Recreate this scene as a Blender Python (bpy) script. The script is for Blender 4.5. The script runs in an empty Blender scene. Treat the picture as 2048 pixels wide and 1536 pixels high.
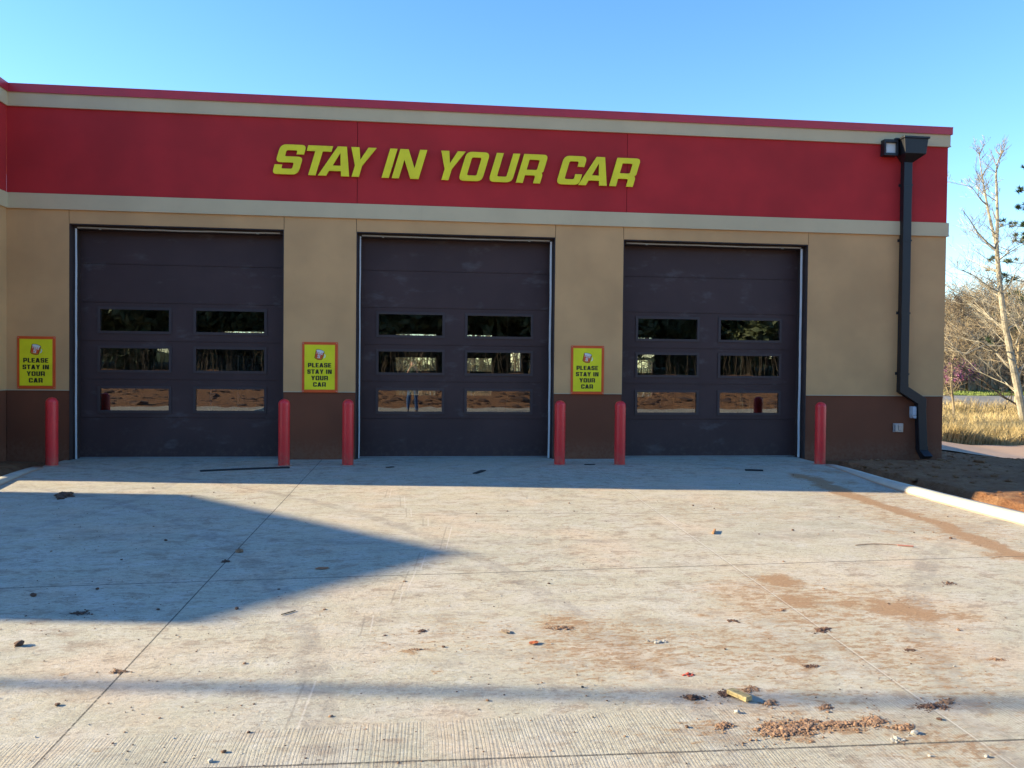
import bpy, math, random
import numpy as np
from mathutils import Vector, Matrix
R = math.radians
scene = bpy.context.scene
COL = scene.collection

# ------------------------------------------------------------ camera, sky, sun
CAM = Vector((5.386, -13.783, 1.494))
YAW, PITCH, ROLL, FPX = 0.11865, -0.01846, 0.01022, 1688.7   # FPX for a 2048 px wide picture
_f = Vector((math.sin(YAW)*math.cos(PITCH), math.cos(YAW)*math.cos(PITCH), math.sin(PITCH)))
_r = Vector((math.cos(YAW), -math.sin(YAW), 0)); _u = _r.cross(_f)
RT = _r*math.cos(ROLL)+_u*math.sin(ROLL); UP = -_r*math.sin(ROLL)+_u*math.cos(ROLL)
cd = bpy.data.cameras.new('camera'); cam = bpy.data.objects.new('camera', cd); COL.objects.link(cam)
M4 = Matrix((RT, UP, -_f)).transposed().to_4x4(); M4.translation = CAM
cam.matrix_world = M4
cd.sensor_width = 36; cd.lens = FPX/2048*36; cd.clip_start = 0.01; cd.clip_end = 2000
scene.camera = cam

SUN_EL, SUN_AZ = 19.0, 8.3           # degrees; light travels along (cos az, -sin az)
world = bpy.data.worlds.new('World'); scene.world = world; world.use_nodes = True
wn = world.node_tree; bg = wn.nodes['Background']
sky = wn.nodes.new('ShaderNodeTexSky'); sky.sky_type = 'NISHITA'; sky.sun_disc = False
sky.sun_elevation = R(SUN_EL)
_sd = Vector((-math.cos(R(SUN_AZ)), math.sin(R(SUN_AZ)), 0))   # horizontal direction towards the sun
sky.sun_rotation = math.atan2(_sd.x, _sd.y)
sky.air_density = 1.0; sky.dust_density = 0.1; sky.ozone_density = 2.6; sky.altitude = 200
hs = wn.nodes.new('ShaderNodeHueSaturation'); hs.inputs['Saturation'].default_value = 1.22; hs.inputs['Hue'].default_value = .506; hs.inputs['Value'].default_value = 1.0
wn.links.new(sky.outputs[0], hs.inputs['Color']); wn.links.new(hs.outputs[0], bg.inputs[0]); bg.inputs[1].default_value = 0.12
sl = bpy.data.lights.new('sun', 'SUN'); so = bpy.data.objects.new('sun', sl); COL.objects.link(so)
sl.energy = 5.0; sl.angle = R(0.5); sl.color = (1.0, 0.85, 0.56)
_ld = Vector((math.cos(R(SUN_AZ))*math.cos(R(SUN_EL)), -math.sin(R(SUN_AZ))*math.cos(R(SUN_EL)), -math.sin(R(SUN_EL))))
so.rotation_euler = _ld.to_track_quat('-Z', 'Y').to_euler(); so.location = (-10, 5, 20)
scene.view_settings.view_transform = 'Standard'; scene.view_settings.look = 'None'
scene.view_settings.exposure = 1.65; scene.view_settings.gamma = 1.0
scene.cycles.max_bounces = 8

def ray(u, v):
    return _f + RT*((u-1024)/FPX) + UP*((768-v)/FPX)
def at(u, v, z=0.0):
    d = ray(u, v); return CAM + d*((z-CAM.z)/d.z)
def aty(u, v, y):
    d = ray(u, v); return CAM + d*((y-CAM.y)/d.y)

# ------------------------------------------------------------ helpers
def tag(o, label=None, cat=None, group=None, kind=None):
    if label: o['label'] = label
    if cat: o['category'] = cat
    if group: o['group'] = group
    if kind: o['kind'] = kind
    return o
def empty(name, loc, *a, **k):
    o = bpy.data.objects.new(name, None); COL.objects.link(o); o.location = loc
    o.empty_display_size = .1
    return tag(o, *a, **k)
class MB:
    def __init__(s): s.v = []; s.f = []; s.m = []; s.mi = 0
    def add(s, vs, fs):
        b = len(s.v); s.v += [tuple(p) for p in vs]
        for f in fs: s.f.append([b+i for i in f]); s.m.append(s.mi)
        return s
    def box(s, x0, x1, y0, y1, z0, z1):
        return s.add([(x0,y0,z0),(x1,y0,z0),(x1,y1,z0),(x0,y1,z0),(x0,y0,z1),(x1,y0,z1),(x1,y1,z1),(x0,y1,z1)],
              [(0,3,2,1),(4,5,6,7),(0,1,5,4),(1,2,6,5),(2,3,7,6),(3,0,4,7)])
    def tube(s, pts, rad, n=8, cap=True):
        pts = [Vector(p) for p in pts]
        if not hasattr(rad, '__len__'): rad = [rad]*len(pts)
        vs = []
        for i, p in enumerate(pts):
            t = (pts[min(i+1, len(pts)-1)]-pts[max(i-1, 0)])
            t = t.normalized() if t.length > 1e-9 else Vector((0,0,1))
            a = t.cross(Vector((0,0,1)) if abs(t.z) < .9 else Vector((1,0,0))).normalized(); b = t.cross(a)
            for k in range(n):
                an = 2*math.pi*k/n; vs.append(p+(a*math.cos(an)+b*math.sin(an))*rad[i])
        fs = [(i*n+k, i*n+(k+1) % n, (i+1)*n+(k+1) % n, (i+1)*n+k) for i in range(len(pts)-1) for k in range(n)]
        if cap: fs += [tuple(range(n)), tuple((len(pts)-1)*n+k for k in range(n-1, -1, -1))]
        return s.add(vs, fs)
    def lathe(s, prof, n=32, c=(0,0,0)):
        vs = [(c[0]+r*math.cos(2*math.pi*k/n), c[1]+r*math.sin(2*math.pi*k/n), c[2]+z) for r, z in prof for k in range(n)]
        fs = [(i*n+k, i*n+(k+1) % n, (i+1)*n+(k+1) % n, (i+1)*n+k) for i in range(len(prof)-1) for k in range(n)]
        fs += [tuple(range(n-1, -1, -1)), tuple((len(prof)-1)*n+k for k in range(n))]
        return s.add(vs, fs)
    def loft(s, rings):
        n = len(rings[0]); vs = [p for r in rings for p in r]
        fs = [(i*n+k, i*n+(k+1) % n, (i+1)*n+(k+1) % n, (i+1)*n+k) for i in range(len(rings)-1) for k in range(n)]
        fs += [tuple(range(n-1, -1, -1)), tuple((len(rings)-1)*n+k for k in range(n))]
        return s.add(vs, fs)
    def build(s, name, mat, parent=None, smooth=False, bevel=0, loc=None):
        me = bpy.data.meshes.new(name); me.from_pydata(s.v, [], s.f)
        for m in (mat if isinstance(mat, (list, tuple)) else [mat]): me.materials.append(m)
        if any(s.m): me.polygons.foreach_set('material_index', s.m)
        if smooth: me.polygons.foreach_set('use_smooth', [True]*len(me.polygons))
        me.update()
        o = bpy.data.objects.new(name, me); COL.objects.link(o)
        if parent:
            o.parent = parent; o.matrix_parent_inverse = Matrix.Translation(-parent.location)
        if loc: o.location = loc
        if bevel:
            b = o.modifiers.new('bevel', 'BEVEL'); b.width = bevel; b.segments = 2; b.limit_method = 'ANGLE'
        if smooth and bevel == 0: pass
        return o

# ------------------------------------------------------------ materials
class NT:
    def __init__(s, name):
        s.mat = bpy.data.materials.new(name); s.mat.use_nodes = True
        s.t = s.mat.node_tree; s.b = s.t.nodes['Principled BSDF']; s.out = s.t.nodes['Material Output']
        g = s.t.nodes.new('ShaderNodeNewGeometry'); s.pos = g.outputs['Position']
    def n(s, typ, ins=None, **props):
        x = s.t.nodes.new(typ)
        for k, v in props.items(): setattr(x, k, v)
        for k, v in (ins or {}).items():
            if isinstance(v, bpy.types.NodeSocket): s.t.links.new(v, x.inputs[k])
            else: x.inputs[k].default_value = v
        return x
    def math(s, op, a, b=0.0, c=None, clamp=False):
        ins = {0: a, 1: b}
        if c is not None: ins[2] = c
        return s.n('ShaderNodeMath', ins, operation=op, use_clamp=clamp).outputs[0]
    def noise(s, scale, detail=4, rough=.55, vec=None, dist=0.0):
        return s.n('ShaderNodeTexNoise', {'Vector': vec if vec is not None else s.pos, 'Scale': scale, 'Detail': detail, 'Roughness': rough, 'Distortion': dist}).outputs['Fac']
    def mapped(s, sc, rot=(0,0,0)):
        return s.n('ShaderNodeMapping', {'Vector': s.pos, 'Scale': sc, 'Rotation': rot}).outputs[0]
    def ramp(s, fac, stops):
        x = s.n('ShaderNodeValToRGB', {'Fac': fac}); e = x.color_ramp.elements
        while len(e) < len(stops): e.new(.5)
        for i, (p, c) in enumerate(stops):
            e[i].position = p; e[i].color = (c if len(c) == 4 else (*c, 1)) if hasattr(c, '__len__') else (c, c, c, 1)
        return x.outputs[0]
    def mix(s, fac, a, b, mode='MIX'):
        x = s.n('ShaderNodeMix', data_type='RGBA', blend_type=mode)
        for i, v in ((0, fac), (6, a), (7, b)):
            if isinstance(v, bpy.types.NodeSocket): s.t.links.new(v, x.inputs[i])
            else: x.inputs[i].default_value = v if i == 0 else (*v, 1)
        return x.outputs[2]
    def step(s, v, lo, hi):
        return s.n('ShaderNodeMapRange', {'Value': v, 'From Min': lo, 'From Max': hi}, interpolation_type='SMOOTHSTEP').outputs[0]
    def bump(s, h, strength=.3, dist=.01, prev=None):
        x = s.n('ShaderNodeBump', {'Height': h, 'Strength': strength, 'Distance': dist})
        if prev is not None: s.t.links.new(prev, x.inputs['Normal'])
        return x.outputs[0]
    def done(s, col=None, rough=.6, normal=None, metal=0.0, spec=None):
        for k, v in (('Base Color', col), ('Roughness', rough), ('Metallic', metal), ('Normal', normal), ('Specular IOR Level', spec)):
            if v is None: continue
            if isinstance(v, bpy.types.NodeSocket): s.t.links.new(v, s.b.inputs[k])
            else: s.b.inputs[k].default_value = (*v, 1) if k == 'Base Color' else v
        return s.mat

def m_stucco(name, c, var=.12, rough=.85):
    t = NT(name)
    big = t.noise(.9, 3); mid = t.noise(9, 4); fine = t.noise(230, 3, .7)
    col = t.mix(t.step(big, .3, .7), tuple(x*(1-var) for x in c), tuple(min(1, x*(1+var*.6)) for x in c))
    col = t.mix(t.math('MULTIPLY', t.step(mid, .5, .8), .18), col, tuple(x*.8 for x in c))
    streak = t.noise(1.0, 4, .6, vec=t.mapped((14, 14, .5)))
    col = t.mix(t.math('MULTIPLY', t.step(streak, .6, .85), .22), col, tuple(x*.72+.015 for x in c))
    zz = t.n('ShaderNodeSeparateXYZ', {0: t.pos}).outputs[2]
    spl = t.math('MULTIPLY', t.step(t.math('ADD', zz, t.math('MULTIPLY', mid, -.35)), .22, -.12), t.step(t.noise(18, 5, .7), .3, .62))
    col = t.mix(t.math('MULTIPLY', spl, .28), col, (.26, .15, .09))
    sp = t.step(fine, .62, .75)
    col = t.mix(t.math('MULTIPLY', sp, .35), col, tuple(x*.6 for x in c))
    b = t.bump(mid, .12, .01); b = t.bump(fine, .5, .003, b)
    return t.done(col, rough, b)
def m_paint(name, c, rough=.5, scuff=.15, metal=0.0, bump=.05):
    t = NT(name)
    a = t.noise(3, 4); s = t.noise(60, 5, .7)
    col = t.mix(t.step(a, .3, .75), tuple(x*.9 for x in c), tuple(min(1, x*1.06) for x in c))
    col = t.mix(t.math('MULTIPLY', t.step(s, .6, .8), scuff), col, tuple(min(1, x*.6+.02) for x in c))
    r = t.n('ShaderNodeMapRange', {'Value': a, 'To Min': rough-.08, 'To Max': rough+.1}).outputs[0]
    return t.done(col, r, t.bump(s, bump, .002), metal)
MT = {}
MT['tan'] = m_stucco('tan stucco', (.62, .35, .150))
MT['tan_edge'] = m_stucco('stucco corner bead', (.50, .40, .27))
MT['red'] = m_stucco('red stucco', (.50, .022, .024), .16)
MT['cream'] = m_stucco('cream stucco', (.62, .485, .29), .07)
MT['brown'] = m_stucco('brown stucco', (.175, .052, .020), .15)
MT['coping'] = m_paint('red sheet metal', (.52, .03, .045), .38)
MT['jamb'] = m_paint('dark brown steel', (.045, .028, .026), .5)
MT['vinyl'] = m_paint('white vinyl seal', (.72, .72, .70), .5, .25)
def bollard_mat():
    t = NT('red plastic sleeve'); a = t.noise(3, 4); s = t.noise(60, 5, .7); z = t.n('ShaderNodeSeparateXYZ', {0: t.pos}).outputs[2]
    col = t.mix(t.step(a, .3, .7), (.66, .024, .026), (.78, .030, .032))
    col = t.mix(t.math('MULTIPLY', t.math('MULTIPLY', t.step(z, .30, .0), t.step(t.noise(16, 6, .7), .35, .65)), .45), col, (.36, .18, .11))
    col = t.mix(t.math('MULTIPLY', t.step(t.noise(9, 6, .75, vec=t.mapped((1, 1, 3))), .62, .70), .35), col, (.45, .12, .10))
    return t.done(col, .42, t.bump(s, .08, .002))
MT['bollard'] = bollard_mat()
MT['black'] = m_paint('black painted metal', (.010, .010, .013), .45)
MT['rubber'] = m_paint('black rubber', (.012, .013, .016), .6)
MT['galv'] = m_paint('galvanised steel', (.42, .45, .48), .35, .3, .8)
MT['pvc'] = m_paint('grey plastic', (.46, .50, .55), .5)
MT['yellow'] = m_paint('yellow letter paint', (.95, .80, .010), .4, .1)
MT['signyellow'] = m_paint('lime yellow sign print', (.86, .78, .012), .35, .05)
MT['signorange'] = m_paint('orange red sign print', (.75, .095, .015), .35, .05)
MT['signline'] = m_paint('light orange print line', (.75, .42, .03), .35, .05)
MT['ink'] = m_paint('black print', (.012, .014, .008), .4, .05)
MT['white'] = m_paint('white print', (.75, .76, .70), .4, .1)
MT['roof'] = m_paint('pale roof membrane', (.5, .5, .48), .7)
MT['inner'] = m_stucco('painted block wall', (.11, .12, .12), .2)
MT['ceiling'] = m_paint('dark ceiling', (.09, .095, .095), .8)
MT['steel_dark'] = m_paint('blue grey equipment steel', (.06, .085, .11), .4)

def door_mat():
    t = NT('dark brown door skin')
    grain = t.noise(1.0, 5, .6, vec=t.mapped((60, 60, 7)))
    a = t.noise(1.3, 4); fine = t.noise(300, 3)
    col = t.mix(t.step(a, .3, .7), (.054, .031, .030), (.068, .039, .037))
    dust = t.math('MULTIPLY', t.step(t.noise(2.2, 6, .65, vec=t.mapped((1, 1, 2.2))), .56, .74), .34)
    col = t.mix(dust, col, (.15, .14, .14))
    dab = t.math('MULTIPLY', t.step(t.noise(26, 5, .7), .70, .76), t.step(t.noise(1.1, 2), .56, .66))
    col = t.mix(t.math('MULTIPLY', dab, .35), col, (.3, .3, .3))
    # dusty splash at the foot
    z = t.n('ShaderNodeSeparateXYZ', {0: t.pos}).outputs[2]
    foot = t.math('MULTIPLY', t.step(z, .45, .0), t.step(t.noise(14, 6, .7), .45, .75))
    col = t.mix(t.math('MULTIPLY', foot, .22), col, (.22, .17, .13))
    b = t.bump(grain, .12, .002); b = t.bump(fine, .15, .001, b)
    return t.done(col, .5, b, spec=.3)
MT['door'] = door_mat()
def glass_mat():
    m = bpy.data.materials.new('insulated glass'); m.use_nodes = True; t = m.node_tree
    t.nodes.remove(t.nodes['Principled BSDF']); out = t.nodes['Material Output']
    tr = t.nodes.new('ShaderNodeBsdfTransparent'); tr.inputs[0].default_value = (.93, .96, .95, 1)
    gl = t.nodes.new('ShaderNodeBsdfGlossy'); gl.inputs['Roughness'].default_value = .004; gl.inputs[0].default_value = (1, 1, 1, 1)
    g = t.nodes.new('ShaderNodeNewGeometry')
    nz = t.nodes.new('ShaderNodeTexNoise'); nz.inputs['Scale'].default_value = 3.2; nz.inputs['Detail'].default_value = 1
    bp = t.nodes.new('ShaderNodeBump'); bp.inputs['Strength'].default_value = .022; bp.inputs['Distance'].default_value = .02
    t.links.new(g.outputs['Position'], nz.inputs['Vector']); t.links.new(nz.outputs['Fac'], bp.inputs['Height']); t.links.new(bp.outputs[0], gl.inputs['Normal'])
    lw = t.nodes.new('ShaderNodeLayerWeight'); lw.inputs[0].default_value = .3
    ma = t.nodes.new('ShaderNodeMath'); ma.operation = 'MULTIPLY_ADD'; ma.inputs[1].default_value = .6; ma.inputs[2].default_value = .10
    t.links.new(lw.outputs['Fresnel'], ma.inputs[0])
    mx = t.nodes.new('ShaderNodeMixShader'); t.links.new(ma.outputs[0], mx.inputs[0]); t.links.new(tr.outputs[0], mx.inputs[1]); t.links.new(gl.outputs[0], mx.inputs[2])
    t.links.new(mx.outputs[0], out.inputs[0]); return m
MT['glass'] = glass_mat()

# ------------------------------------------------------------ terrain
def sm(a, b, t):
    t = np.clip((t-a)/(b-a), 0, 1); return t*t*(3-2*t)
FY = [(-200, 4), (-90, 3.2), (-60, 1.6), (-40, .9), (-30, .35), (-18.6, .06), (-17.4, -.08), (-.8, .0), (1, -.13), (3, -.45), (5, -.60), (8, -.73), (9.2, -.74), (12.4, -.50), (18, -.6), (26, -.3), (33, .1), (40, .55), (50, .95), (70, 1.3), (400, 2.5)]
def hval(x, y):
    x = np.asarray(x, float); y = np.asarray(y, float)
    z = np.interp(y, [a for a, b in FY], [b for a, b in FY])
    z = z - .12*np.clip(x-20.1, -2.5, 4)*sm(2, 8, y)*(1-sm(15, 30, y))
    # flat pad of the drive and the building, soil beside it a little higher
    pad = sm(.9, .3, x)*0 + ((x > -.2) & (x < 12.3) & (y < .4) & (y > -17.3)).astype(float)
    lane = ((y < -13.5) & (y > -17.5) & (x > -40) & (x < 50)).astype(float)
    rise = .055*sm(11.9, 12.5, x)*sm(-22, -18, y)*(1-sm(-1.0, .5, y)) + .05*sm(.1, -.6, x)*(y < .4)*(y > -13)
    z = z + rise*(1-lane)
    z = np.where((pad > 0) | (lane > 0), -.10, z)
    inb = (x > -3.0) & (x < 14.6) & (y > -.05) & (y < 13.5)
    return np.where(inb, -.85, z)
rng = np.random.RandomState(7)
def vnoise(x, y, sc, seed=0):
    r = np.random.RandomState(seed); g = r.rand(256, 256)
    x = np.asarray(x)*sc+1000; y = np.asarray(y)*sc+1000
    xi = np.floor(x).astype(int); yi = np.floor(y).astype(int); fx = x-xi; fy = y-yi
    fx = fx*fx*(3-2*fx); fy = fy*fy*(3-2*fy)
    G = lambda i, j: g[i % 256, j % 256]
    return (G(xi, yi)*(1-fx)+G(xi+1, yi)*fx)*(1-fy)+(G(xi, yi+1)*(1-fx)+G(xi+1, yi+1)*fx)*fy
def grid(name, xs, ys, zf, mat, attr=None):
    X, Y = np.meshgrid(xs, ys); Z = zf(X, Y); n, m = X.shape
    me = bpy.data.meshes.new(name)
    co = np.stack([X, Y, Z], -1).reshape(-1, 3)
    i = (np.arange(n-1)[:, None]*m+np.arange(m-1)[None]).reshape(-1)
    q = np.stack([i, i+1, i+m+1, i+m], -1)
    me.vertices.add(len(co)); me.vertices.foreach_set('co', co.ravel())
    me.loops.add(q.size); me.loops.foreach_set('vertex_index', q.ravel().astype(np.int32))
    me.polygons.add(len(q)); me.polygons.foreach_set('loop_start', np.arange(0, q.size, 4, dtype=np.int32))
    me.polygons.foreach_set('loop_total', np.full(len(q), 4, np.int32)); me.polygons.foreach_set('use_smooth', np.ones(len(q), bool))
    me.update(calc_edges=True); me.validate()
    for k, fn in (attr or {}).items():
        a = me.attributes.new(k, 'FLOAT', 'POINT'); a.data.foreach_set('value', fn(X, Y).reshape(-1).astype(np.float32))
    me.materials.append(mat); o = bpy.data.objects.new(name, me); COL.objects.link(o); return o

def ground_mat():
    t = NT('red soil and dry verge')
    xyz = t.n('ShaderNodeSeparateXYZ', {0: t.pos}); X, Y = xyz.outputs[0], xyz.outputs[1]
    n1 = t.noise(.8, 5); n2 = t.noise(7, 6, .65); n3 = t.noise(60, 5, .7)
    soil = t.ramp(n2, [(.25, (.18, .065, .024)), (.5, (.245, .122, .060)), (.75, (.33, .19, .10))])
    soil = t.mix(t.step(n3, .45, .7), soil, (.28, .155, .085))
    soil = t.mix(t.math('MULTIPLY', t.step(n1, .5, .7), .5), soil, (.16, .070, .036))
    straw = t.ramp(n2, [(.3, (.20, .145, .06)), (.6, (.36, .28, .13)), (.8, (.45, .36, .18))])
    green = t.ramp(n3, [(.3, (.09, .13, .03)), (.7, (.22, .25, .07))])
    veg = t.mix(t.step(t.noise(.25, 3), .5, .62), straw, green)
    far = t.step(t.math('ADD', Y, t.math('MULTIPLY', n1, 1.2)), 12.2, 12.9)
    vergeN = t.step(t.math('ADD', Y, t.math('MULTIPLY', n1, 1.5)), 33.0, 34.0)
    veg = t.mix(vergeN, veg, (.25, .24, .11))
    col = t.mix(far, soil, veg)
    col = t.mix(t.step(Y, -46, -50), col, (.06, .075, .03))
    b = t.bump(n2, .8, .12); b = t.bump(n3, .7, .03, b)
    return t.done(col, .95, b, spec=.15)
MT['ground'] = ground_mat()
def gz(X, Y):
    z = hval(X, Y)
    amp = np.where((Y > -1.5) | (X > 11.9) | (X < 0) | (Y < -17.8), 1.0, 0.0)*np.where((X > 11.6) | (Y < -17.8), 1, .4)
    amp = np.where((X > -3.0) & (X < 14.7) & (Y > -.1) & (Y < 13.4), 0, amp)
    amp = amp*np.where((X > 14.7) & (Y > 8.6) & (Y < 12.8), .15, 1)
    nearwall = sm(14.0, 15.5, X)*1.0+sm(-.2, -1.2, Y)
    amp = amp*np.clip(nearwall, .25, 1)
    return z + amp*((vnoise(X, Y, .9, 1)-.5)*.06+(vnoise(X, Y, 3.1, 2)-.5)*.05+(vnoise(X, Y, 9, 3)-.5)*.025)
def axis(*segs):
    out = []
    for a, b, n in segs: out += list(np.linspace(a, b, n, endpoint=False))
    return np.array(out+[segs[-1][1]])
xs = axis((-400, -60, 20), (-60, -10, 40), (-10, 11.5, 60), (11.5, 25, 190), (25, 60, 100), (60, 450, 40))
ys = axis((-400, -80, 12), (-80, -24, 60), (-24, -6, 90), (-6, 14, 250), (14, 60, 100), (60, 500, 30))
tag(grid('ground', xs, ys, gz, MT['ground']), kind='structure')

# ------------------------------------------------------------ concrete drive
def pz(px, py): p = at(px, py); return (p.x, p.y)
def Z3(x, y): return (1348+x/2.926, 900+y/2.926)
def Z6(x, y): return (1348+x/2.926, 1200+y/2.926)
def Z5(x, y): return (700+x/2.926, 1200+y/2.926)
def Z4(x, y): return (x/2.926, 1200+y/2.926)
def Z1(x, y): return (x/2.926, 900+y/2.926)
PATCH = []     # centre px, half sizes in px, strength, kind (mud or stain)
def P(f, x, y, rx, ry, s, k='mud'):
    u, v = f(x, y); PATCH.append((u, v, rx/2.926, ry/2.926, s, k))
for a in [(640,770,120,40,1.15),(740,880,150,45,1.1),(1020,890,90,28,1.05),(1230,890,70,22,1.05),(1340,940,200,50,1.2),(1700,970,120,30,.85),
          (870,840,60,15,.8),(450,930,55,20,.9),(100,960,55,15,.8),(330,860,70,20,.7),(270,800,80,14,.6),(560,850,200,90,.45),(1100,800,60,20,.6),
          (330,840,140,60,.4),(700,820,320,120,.35),(1350,480,150,35,.4),(1250,480,60,12,.7),(1460,520,60,12,.7),(1900,620,140,28,.8),(1330,105,60,10,.7),
          (930,130,70,10,.7),(800,120,80,10,.6),(1020,190,60,12,.6),(330,108,50,8,.6),(190,1095,60,18,.6),(1000,1100,80,30,.5)]: P(Z3, *a)
for (x0,y0,r0),(x1,y1,r1) in zip([(740,150,12),(860,190,18),(1000,255,18),(1180,315,20),(1350,370,20),(1520,420,26),(1640,470,30),(1750,520,32),(1880,570,32)],
                                 [(860,190,18),(1000,255,18),(1180,315,20),(1350,370,20),(1520,420,26),(1640,470,30),(1750,520,32),(1880,570,32),(2048,630,34)]):
    for k in range(3):
        q = k/3; P(Z3, x0+(x1-x0)*q, y0+(y1-y0)*q, 70, (r0+(r1-r0)*q)*1.1, 1.2)
for a in [(640,350,110,28,.8),(760,470,200,45,.5),(120,575,50,14,.9),(560,605,45,14,.9),(280,735,60,26,.85),(670,760,150,55,1.),(720,820,90,30,1.),(980,745,210,35,.95),
          (1160,700,60,25,1.),(1350,745,60,26,.9),(1540,620,100,24,.9),(440,520,60,22,.8),(780,570,50,18,.8),(880,630,55,18,.8),(1880,350,70,22,.7),(1380,295,35,10,.8),
          (1500,320,45,10,.7),(800,385,50,10,.8),(1850,390,50,15,.6),(80,435,40,14,.8),(1700,850,120,22,.5),(1250,690,160,40,.5),(1950,440,60,20,.5),(1450,200,180,40,.35),(900,230,120,40,.3)]: P(Z6, *a)
for a in [(1240,165,90,18,.8),(1280,100,80,20,.6),(1500,150,220,60,.35),(200,275,120,22,.55),(400,290,60,12,.8),(430,190,28,14,.9),(910,190,30,9,.6),(1640,110,180,60,.35),
          (170,722,70,10,.6),(600,930,60,30,.3),(2000,80,60,14,.7),(500,422,40,7,.7),(960,700,120,30,.3)]: P(Z5, *a)
for a in [(400,440,60,10,.6),(700,420,55,14,.8),(1075,485,30,10,.6),(1440,465,40,12,.6),(1380,640,170,35,.35),(650,860,80,40,.35),(450,800,50,18,.4),(30,510,50,14,.6),(1850,130,180,100,.28),
          (10,740,60,50,.35)]: P(Z4, *a)
for a in [(1400,90,120,14,.4),(470,560,60,10,.4),(500,490,120,30,.25),(370,270,50,14,.8),(1900,600,60,10,.4),(1900,700,30,6,.7),(1060,620,120,22,.3)]: P(Z1, *a)
for a in [(1580,240,220,60,.6),(1500,360,300,40,.4),(1950,370,120,22,.7),(1650,120,150,40,.35),(250,100,120,30,.3)]: P(Z5, *a, 'stain')
for a in [(800,280,250,60,.4),(1200,150,80,20,.5),(1000,900,300,40,.6),(1500,700,200,60,.35),(300,850,200,60,.3),(1800,280,150,40,.3)]: P(Z6, *a, 'stain')
for a in [(1150,570,120,18,.4),(1620,785,45,13,.9),(1500,690,120,22,.4),(900,440,160,20,.3),(700,500,300,30,.25)]: P(Z3, *a, 'stain')
for a in [(1110,640,120,30,.5),(500,520,120,20,.5),(960,590,100,16,.4),(470,960,75,20,.95),(1250,650,120,20,.5),(660,940,200,25,.35),(1750,570,140,40,.35),(1070,100,14,40,.5),(700,100,16,30,.3)]: P(Z1, *a, 'stain')
for a in [(1500,260,600,190,.62),(1250,130,160,60,.8),(700,200,500,120,.42)]: P(Z5, *a)
for a in [(450,300,520,170,.60),(900,150,700,120,.5),(1500,420,500,200,.50),(700,600,500,120,.45),(1600,850,500,110,.6),(300,780,420,90,.5),(1300,300,500,120,.6)]: P(Z6, *a)
for a in [(700,900,560,150,.66),(1300,930,420,110,.62),(1500,420,420,110,.55),(300,350,500,80,.35),(1200,280,400,60,.5)]: P(Z3, *a)
def paint(kind):
    def fn(X, Y):
        out = np.zeros_like(X)
        # warp the coordinates so that the patches have ragged outlines
        Xw = X+(vnoise(X, Y, 5, 11)-.5)*.13+(vnoise(X, Y, 16, 12)-.5)*.06
        Yw = Y+(vnoise(X, Y, 5, 13)-.5)*.11+(vnoise(X, Y, 16, 14)-.5)*.05
        for (u, v, rx, ry, s, k) in PATCH:
            if k != kind: continue
            cx, cy = pz(u, v); ex = pz(u+rx, v); ey = pz(u, v-ry)
            a = math.hypot(ex[0]-cx, ex[1]-cy); b = max(.03, math.hypot(ey[0]-cx, ey[1]-cy))
            ca, sa = (ex[0]-cx)/a, (ex[1]-cy)/a
            if kind == 'mud' and (cy < -12): continue
            dx, dy = Xw-cx, Yw-cy
            d = np.sqrt(((dx*ca+dy*sa)/a)**2+((-dx*sa+dy*ca)/b)**2)
            out = np.maximum(out, s*np.clip(1.55-d, 0, 1))
        return out
    return fn
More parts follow.
